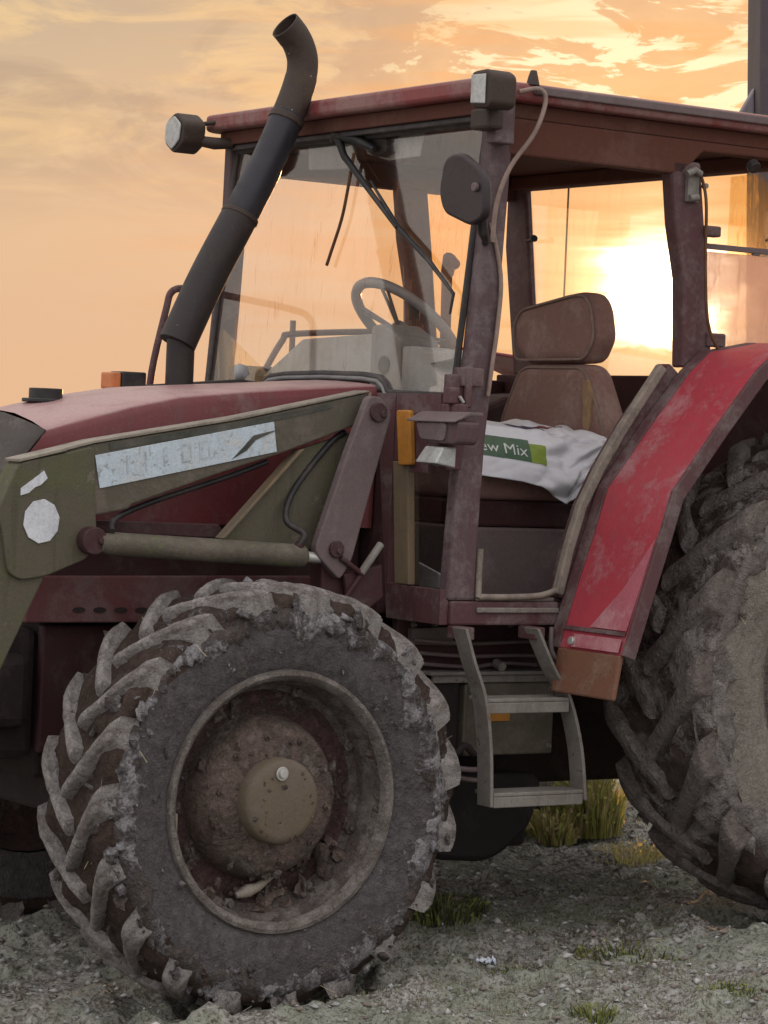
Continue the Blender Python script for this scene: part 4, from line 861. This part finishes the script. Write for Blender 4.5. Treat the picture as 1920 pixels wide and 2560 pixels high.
part('shelf_bolt', 'steel', lambda m: m.tube([(1.02, -.60, .975), (1.02, -.56, .985)], .016, 10), .003)
part('warning_label', 'orange', lambda m: m.box(.985, 1.075, -.576, -.5725, .800, .850), 0)
part('hose', 'post', lambda m: m.tube(spline([(.70, -.62, .700), (.78, -.70, .672), (.86, -.72, .668), (.905, -.70, .690), (.90, -.62, .72)], 6), .009, 8), 0, 60)
part('hose', 'post', lambda m: m.tube(spline([(.74, -.60, .655), (.84, -.68, .632), (.92, -.68, .632), (.97, -.62, .665)], 6), .008, 8), 0, 60)
part('hose', 'dark', lambda m: m.tube(spline([(.70, -.60, .74), (.79, -.66, .708), (.84, -.66, .735), (.89, -.64, .705)], 6), .012, 8), 0, 60)

for q, (a_, b_) in enumerate((((.70, -.56, 1.06), (1.30, -.545, 1.045)), ((.70, -.555, 1.02), (1.28, -.54, 1.00)), ((.72, -.55, .985), (1.20, -.54, .975)))):
    part('brake_pipe', 'post', lambda m: m.tube(spline([a_, (a_[0] + .2, a_[1] - .01, a_[2] - .012), (b_[0] - .15, b_[1] - .008, b_[2] + .008), b_], 4), .007, 7), 0, 60)
for x in (.72, .80, 1.10, 1.30): part('panel_bolt', 'steel', lambda m: nut(m, (x, -.520, 1.105), .010, .006), .001)
for x, z in ((.92, .90), (1.235, .90), (.92, .715), (1.235, .715)): part('panel_bolt', 'steel', lambda m: nut(m, (x, -.572, z), .010, .006), .001)
# ---- access ladder
def stringer(m, pth, y0, y1):
    m.prism([(x - .006, z) for x, z in pth] + [(x + .006, z) for x, z in pth[::-1]], 'y', y0, y1)
s1 = [tuple(p) for p in spline([(.652, 1.122), (.690, 1.02), (.738, .905), (.765, .75), (.776, .575)], 4)]
s2 = [tuple(p) for p in spline([(.925, 1.122), (.995, 1.00), (1.062, .905), (1.115, .75), (1.140, .585)], 4)]
part('ladder_side', 'steel', lambda m: stringer(m, s1, -.905, -.835), .002)
part('ladder_side', 'steel', lambda m: stringer(m, s2, -.905, -.835), .002)
def step(m, x0, x1, z): m.box(x0, x1, -.902, -.80, z - .006, z + .006); m.box(x0, x1, -.902, -.892, z - .040, z - .0065)
part('ladder_step', 'steel', lambda m: step(m, .746, 1.060, .902), .003); part('ladder_step', 'steel', lambda m: step(m, .784, 1.130, .612), .003)
for q in (.66, .93): part('ladder_bracket', 'maroon', lambda m: m.box(q, q + .04, -.88, -.79, 1.085, 1.124), .004)

# ------------------------------------------------------------------ the feed sack on the seat
sack = bpy.data.objects.new('feed_sack', None); COL.objects.link(sack); sack.matrix_world = tractor.matrix_world @ Matrix.Translation((1.3, -.35, 1.5))
tag(sack, 'crumpled white plastic feed sack with a green printed band draped over the seat', 'sack')
SO = Vector((1.3, -.35, 1.5))
def bottom(x):      # lower hem of the hanging side
    pts = [(.98, 1.585), (1.04, 1.580), (1.19, 1.566), (1.265, 1.552), (1.33, 1.52), (1.369, 1.494), (1.401, 1.513), (1.47, 1.58), (1.60, 1.705)]
    return float(np.interp(x, [p[0] for p in pts], [p[1] for p in pts]))
def sackp(u, v):
    """u along the seat, v from the back of the seat over its edge and down"""
    x = .985 + .60 * u; top = 1.770 - .04 * u
    if v < .5:
        q = v / .5; y = .05 - .43 * q; z = top + .012 * math.sin(q * 3) - .02 * q * q
    else:
        q = (v - .5) / .5; hem = bottom(x); y = -.38 - .055 * math.sin(min(1, q * 1.4) * 1.5); z = (top - .02) + (hem - top + .02) * q
    p = Vector((x * 6, v * 5, 1.7)); f_ = noise.noise(p) * .026 + noise.noise(p * 2.3) * .018 + noise.noise(p * 5) * .006
    rid = abs(noise.noise(Vector((x * 9 + v * 6, v * 3.0 - x * 3, 4.2)))) * .065 - .014
    big = min(1, max(0, (u - .40) * 4)); k = .07 + .93 * big
    return Vector((x + noise.noise(p + Vector((7, 0, 0))) * .010 * k, y - (f_ + rid) * k * (1 if v > .45 else .2), z + (f_ * .6 + rid * .5) * k * (1 if v < .6 else .3)))
def grid(fn, nu, nv_, u0, u1, v0, v1, lift=0.0):
    vs = []; e = 1e-3
    for i in range(nu + 1):
        for j in range(nv_ + 1):
            u = u0 + (u1 - u0) * i / nu; v = v0 + (v1 - v0) * j / nv_; p = fn(u, v)
            if lift:
                n_ = (fn(u + e, v) - p).cross(fn(u, v + e) - p).normalized()
                if n_.y > 0: n_ = -n_
                p = p + n_ * lift
            vs.append(p - SO)
    return vs, [(i * (nv_ + 1) + j, i * (nv_ + 1) + j + 1, (i + 1) * (nv_ + 1) + j + 1, (i + 1) * (nv_ + 1) + j) for i in range(nu) for j in range(nv_)]
m = MB(); m.add(*grid(sackp, 90, 80, 0, 1, 0, 1)); m.build('sack_body', 'bag', sack, 0, 80, solid=.003)
m = MB(); m.add(*grid(sackp, 40, 8, 0.02, .40, .60, .80, .0035)); m.build('printed_band', 'bag_green', sack, 0, 80)
m = MB(); m.add(*grid(sackp, 10, 8, .40, .50, .63, .80, .0035)); m.build('printed_leaf', 'bag_leaf', sack, 0, 80)
m = MB(); m.add(*grid(sackp, 16, 4, .36, .58, .40, .47, .004)); m.build('printed_mark', 'bag_purple', sack, 0, 80)
m = MB(); m.add(*grid(sackp, 16, 4, .55, .78, .33, .40, .004)); m.build('printed_mark', 'bag_red', sack, 0, 80)
cu = bpy.data.curves.new('lettering', 'FONT'); cu.body = 'ew Mix'; cu.size = 1.0; cu.resolution_u = 2
to = bpy.data.objects.new('lettering_source', cu); COL.objects.link(to); bpy.context.view_layer.update()
tm = bpy.data.meshes.new_from_object(to.evaluated_get(bpy.context.evaluated_depsgraph_get())); bpy.data.objects.remove(to); bpy.data.curves.remove(cu)
xs = [v.co.x for v in tm.vertices]; x0, x1 = min(xs), max(xs)
for v in tm.vertices:
    u = .055 + (v.co.x - x0) / (x1 - x0) * .32; vv = .755 - v.co.y * .135; e = 1e-3
    p = sackp(u, vv); n_ = (sackp(u + e, vv) - p).cross(sackp(u, vv + e) - p).normalized(); n_ = -n_ if n_.y > 0 else n_
    v.co = p + n_ * .0058 - SO
tm.materials.clear(); tm.materials.append(MT['white']); mesh_obj('lettering', tm, sack, fix=False)

# ------------------------------------------------------------------ the post behind the tractor
TM = tractor.matrix_world
mast = bpy.data.objects.new('steel_mast', None); COL.objects.link(mast)
mp = Vector((2.09, 14.0, 0)); gz = float(gheight(np.array([mp.x]), np.array([mp.y]))[0])
mast.location = (mp.x, mp.y, gz - .05); tag(mast, 'tall dark steel mast with a sloping grey gusset behind the tractor cab', 'mast')
MB().box(-.255, .30, -.25, .25, 0, 5.2).build('mast_post', 'postgrey', mast, .02)
MB().prism([(-.2555, 3.27 - gz), (-.2555, 2.99 - gz), (-.405, 2.99 - gz), (-.355, 3.11 - gz), (-.315, 3.165 - gz), (-.300, 3.19 - gz)], 'y', -.06, .06).build('gusset', 'postpale', mast, .01)
MB().box(-.50, .45, -.40, .40, 0, .08).build('base_plate', 'postgrey', mast, .01)

# ------------------------------------------------------------------ weeds and litter
def weed(name, X, Y, n, h, rad, label, cat, cols, lean=.5, wdt=.006, group=None, seed=1):
    rnd = random.Random(seed); z = float(gheight(np.array([X]), np.array([Y]))[0]); m = MB()
    for i in range(n):
        a = rnd.uniform(0, 6.28); r = rad * math.sqrt(rnd.random()); b_ = Vector((r * math.cos(a), r * math.sin(a), -.01)); hh = h * rnd.uniform(.35, 1.0) * (1 - .45 * (r / rad) ** 2)
        tip = b_ + Vector((math.cos(a) * lean * hh * rnd.uniform(0, 1) + rnd.uniform(-.2, .2) * hh, math.sin(a) * lean * hh * rnd.random(), hh)); mid = (b_ + tip) / 2 + Vector((0, 0, hh * .12))
        q = rnd.uniform(0, 6.28); s_ = Vector((math.cos(q), math.sin(q), 0)) * wdt * rnd.uniform(.5, 1.2)
        m.add([b_ - s_, b_ + s_, mid + s_ * .9, mid - s_ * .9, tip], [(0, 1, 2, 3), (3, 2, 4)], rnd.choice(cols))
        if rnd.random() < .5:
            c_ = mid.lerp(tip, rnd.random()); L_ = wdt * rnd.uniform(2, 4.5); e1 = Vector((rnd.uniform(-1, 1), rnd.uniform(-1, 1), rnd.uniform(-.6, .9))).normalized() * L_; e2 = e1.orthogonal().normalized() * L_ * .35
            m.add([c_, c_ + e1 * .5 + e2, c_ + e1, c_ + e1 * .5 - e2], [(0, 1, 2, 3)], rnd.choice(cols))
    o_ = m.build(name, GL); o_.location = (X, Y, z); return tag(o_, label, cat, group)
def leafmat(name, col):
    m_, t_ = new_mat(name); c_ = t_.node('ShaderNodeTexCoord').outputs['Object']; k_ = t_.mix(t_.noise(c_, 30, 3), col, tuple(q * .6 for q in col))
    d_ = t_.node('ShaderNodeBsdfDiffuse'); t_.put(d_.inputs[0], k_); tl = t_.node('ShaderNodeBsdfTranslucent'); t_.put(tl.inputs[0], k_)
    mx = t_.node('ShaderNodeMixShader'); mx.inputs[0].default_value = .45; t_.l.new(d_.outputs[0], mx.inputs[1]); t_.l.new(tl.outputs[0], mx.inputs[2]); finish(t_, mx.outputs[0]); return m_
GL = [leafmat('weed_green', (.34, .37, .11)), leafmat('weed_yellow', (.56, .52, .19)), leafmat('weed_straw', (.60, .50, .30)), leafmat('grass_dark', (.115, .125, .065))]
def at(lx, ly): p = TM @ Vector((lx, ly, 0)); return p.x, p.y
weed('weed_clump', .775, 10.62, 900, .31, .13, 'tall yellow-green weeds standing behind the rear wheel', 'weeds', (0, 1, 1, 0, 2), .25, .006, seed=2)
weed('weed_clump', .635, 10.50, 420, .17, .09, 'low straw-coloured weeds beside the taller green clump', 'weeds', (2, 2, 1, 0), .5, .006, seed=3)
weed('weed_clump', .90, 10.22, 340, .07, .15, 'flattened dry stalks at the foot of the rear wheel', 'weeds', (2, 2, 1), .9, .005, seed=4)
weed('grass_tuft', .17, 9.2, 420, .10, .17, 'dark grass tuft in the shade beside the front tyre', 'grass', (3, 3, 0), .6, .004, seed=5)
for i, (X_, Y_, n, h, rd, lab) in enumerate(((.60, 7.90, 170, .075, .06, 'small bright green grass tuft on the open earth'), (.76, 8.62, 420, .06, .17, 'wide flat grass patch in front of the rear wheel'), (1.02, 8.10, 150, .06, .08, 'short green grass tuft below the rear tyre'), (.42, 8.42, 160, .045, .10, 'thin grass patch beside the white scrap'))):
    weed('grass_tuft', X_, Y_, n, h, rd, lab, 'grass', (3, 0, 0, 3), .7, .003, seed=9 + i)
def scrap(name, x, y, s, mats, label, cat, dz=0.0, seed=0):
    z = float(gheight(np.array([x]), np.array([y]))[0]); rnd = random.Random(seed); m = MB(); n = 8; vs = []
    for i in range(n + 1):
        for j in range(n + 1):
            vs.append(((i / n - .5) * s * 1.3 + rnd.uniform(-.06, .06) * s, (j / n - .5) * s + rnd.uniform(-.06, .06) * s, s * (.30 + .5 * noise.noise(Vector((i * .8 + seed, j * .8, 2))))))
    fs = [(i * (n + 1) + j, i * (n + 1) + j + 1, (i + 1) * (n + 1) + j + 1, (i + 1) * (n + 1) + j) for i in range(n) for j in range(n)]
    for k, fc in enumerate(fs): m.add([vs[q] for q in fc], [(0, 1, 2, 3)], 1 if (len(mats) > 1 and k % 11 == 4) else 0)
    o_ = m.build(name, mats, None, 0, 60, solid=.0015); o_.location = (x, y, z + dz); return tag(o_, label, cat)
MT['paper'] = plain('white_scrap', (.62, .66, .72), .7, .15); MT['bluep'] = plain('blue_print', (.12, .25, .50), .6, .2)
scrap('paper_scrap', .316, 8.587, .045, ['paper', 'bluep'], 'small crumpled white scrap lying on the earth', 'litter', .004, 3)
o = scrap('plastic_wrapper', .80, 10.58, .07, ['paper', 'bluep'], 'white and blue plastic wrapper caught on the weeds', 'litter', .23, 5)
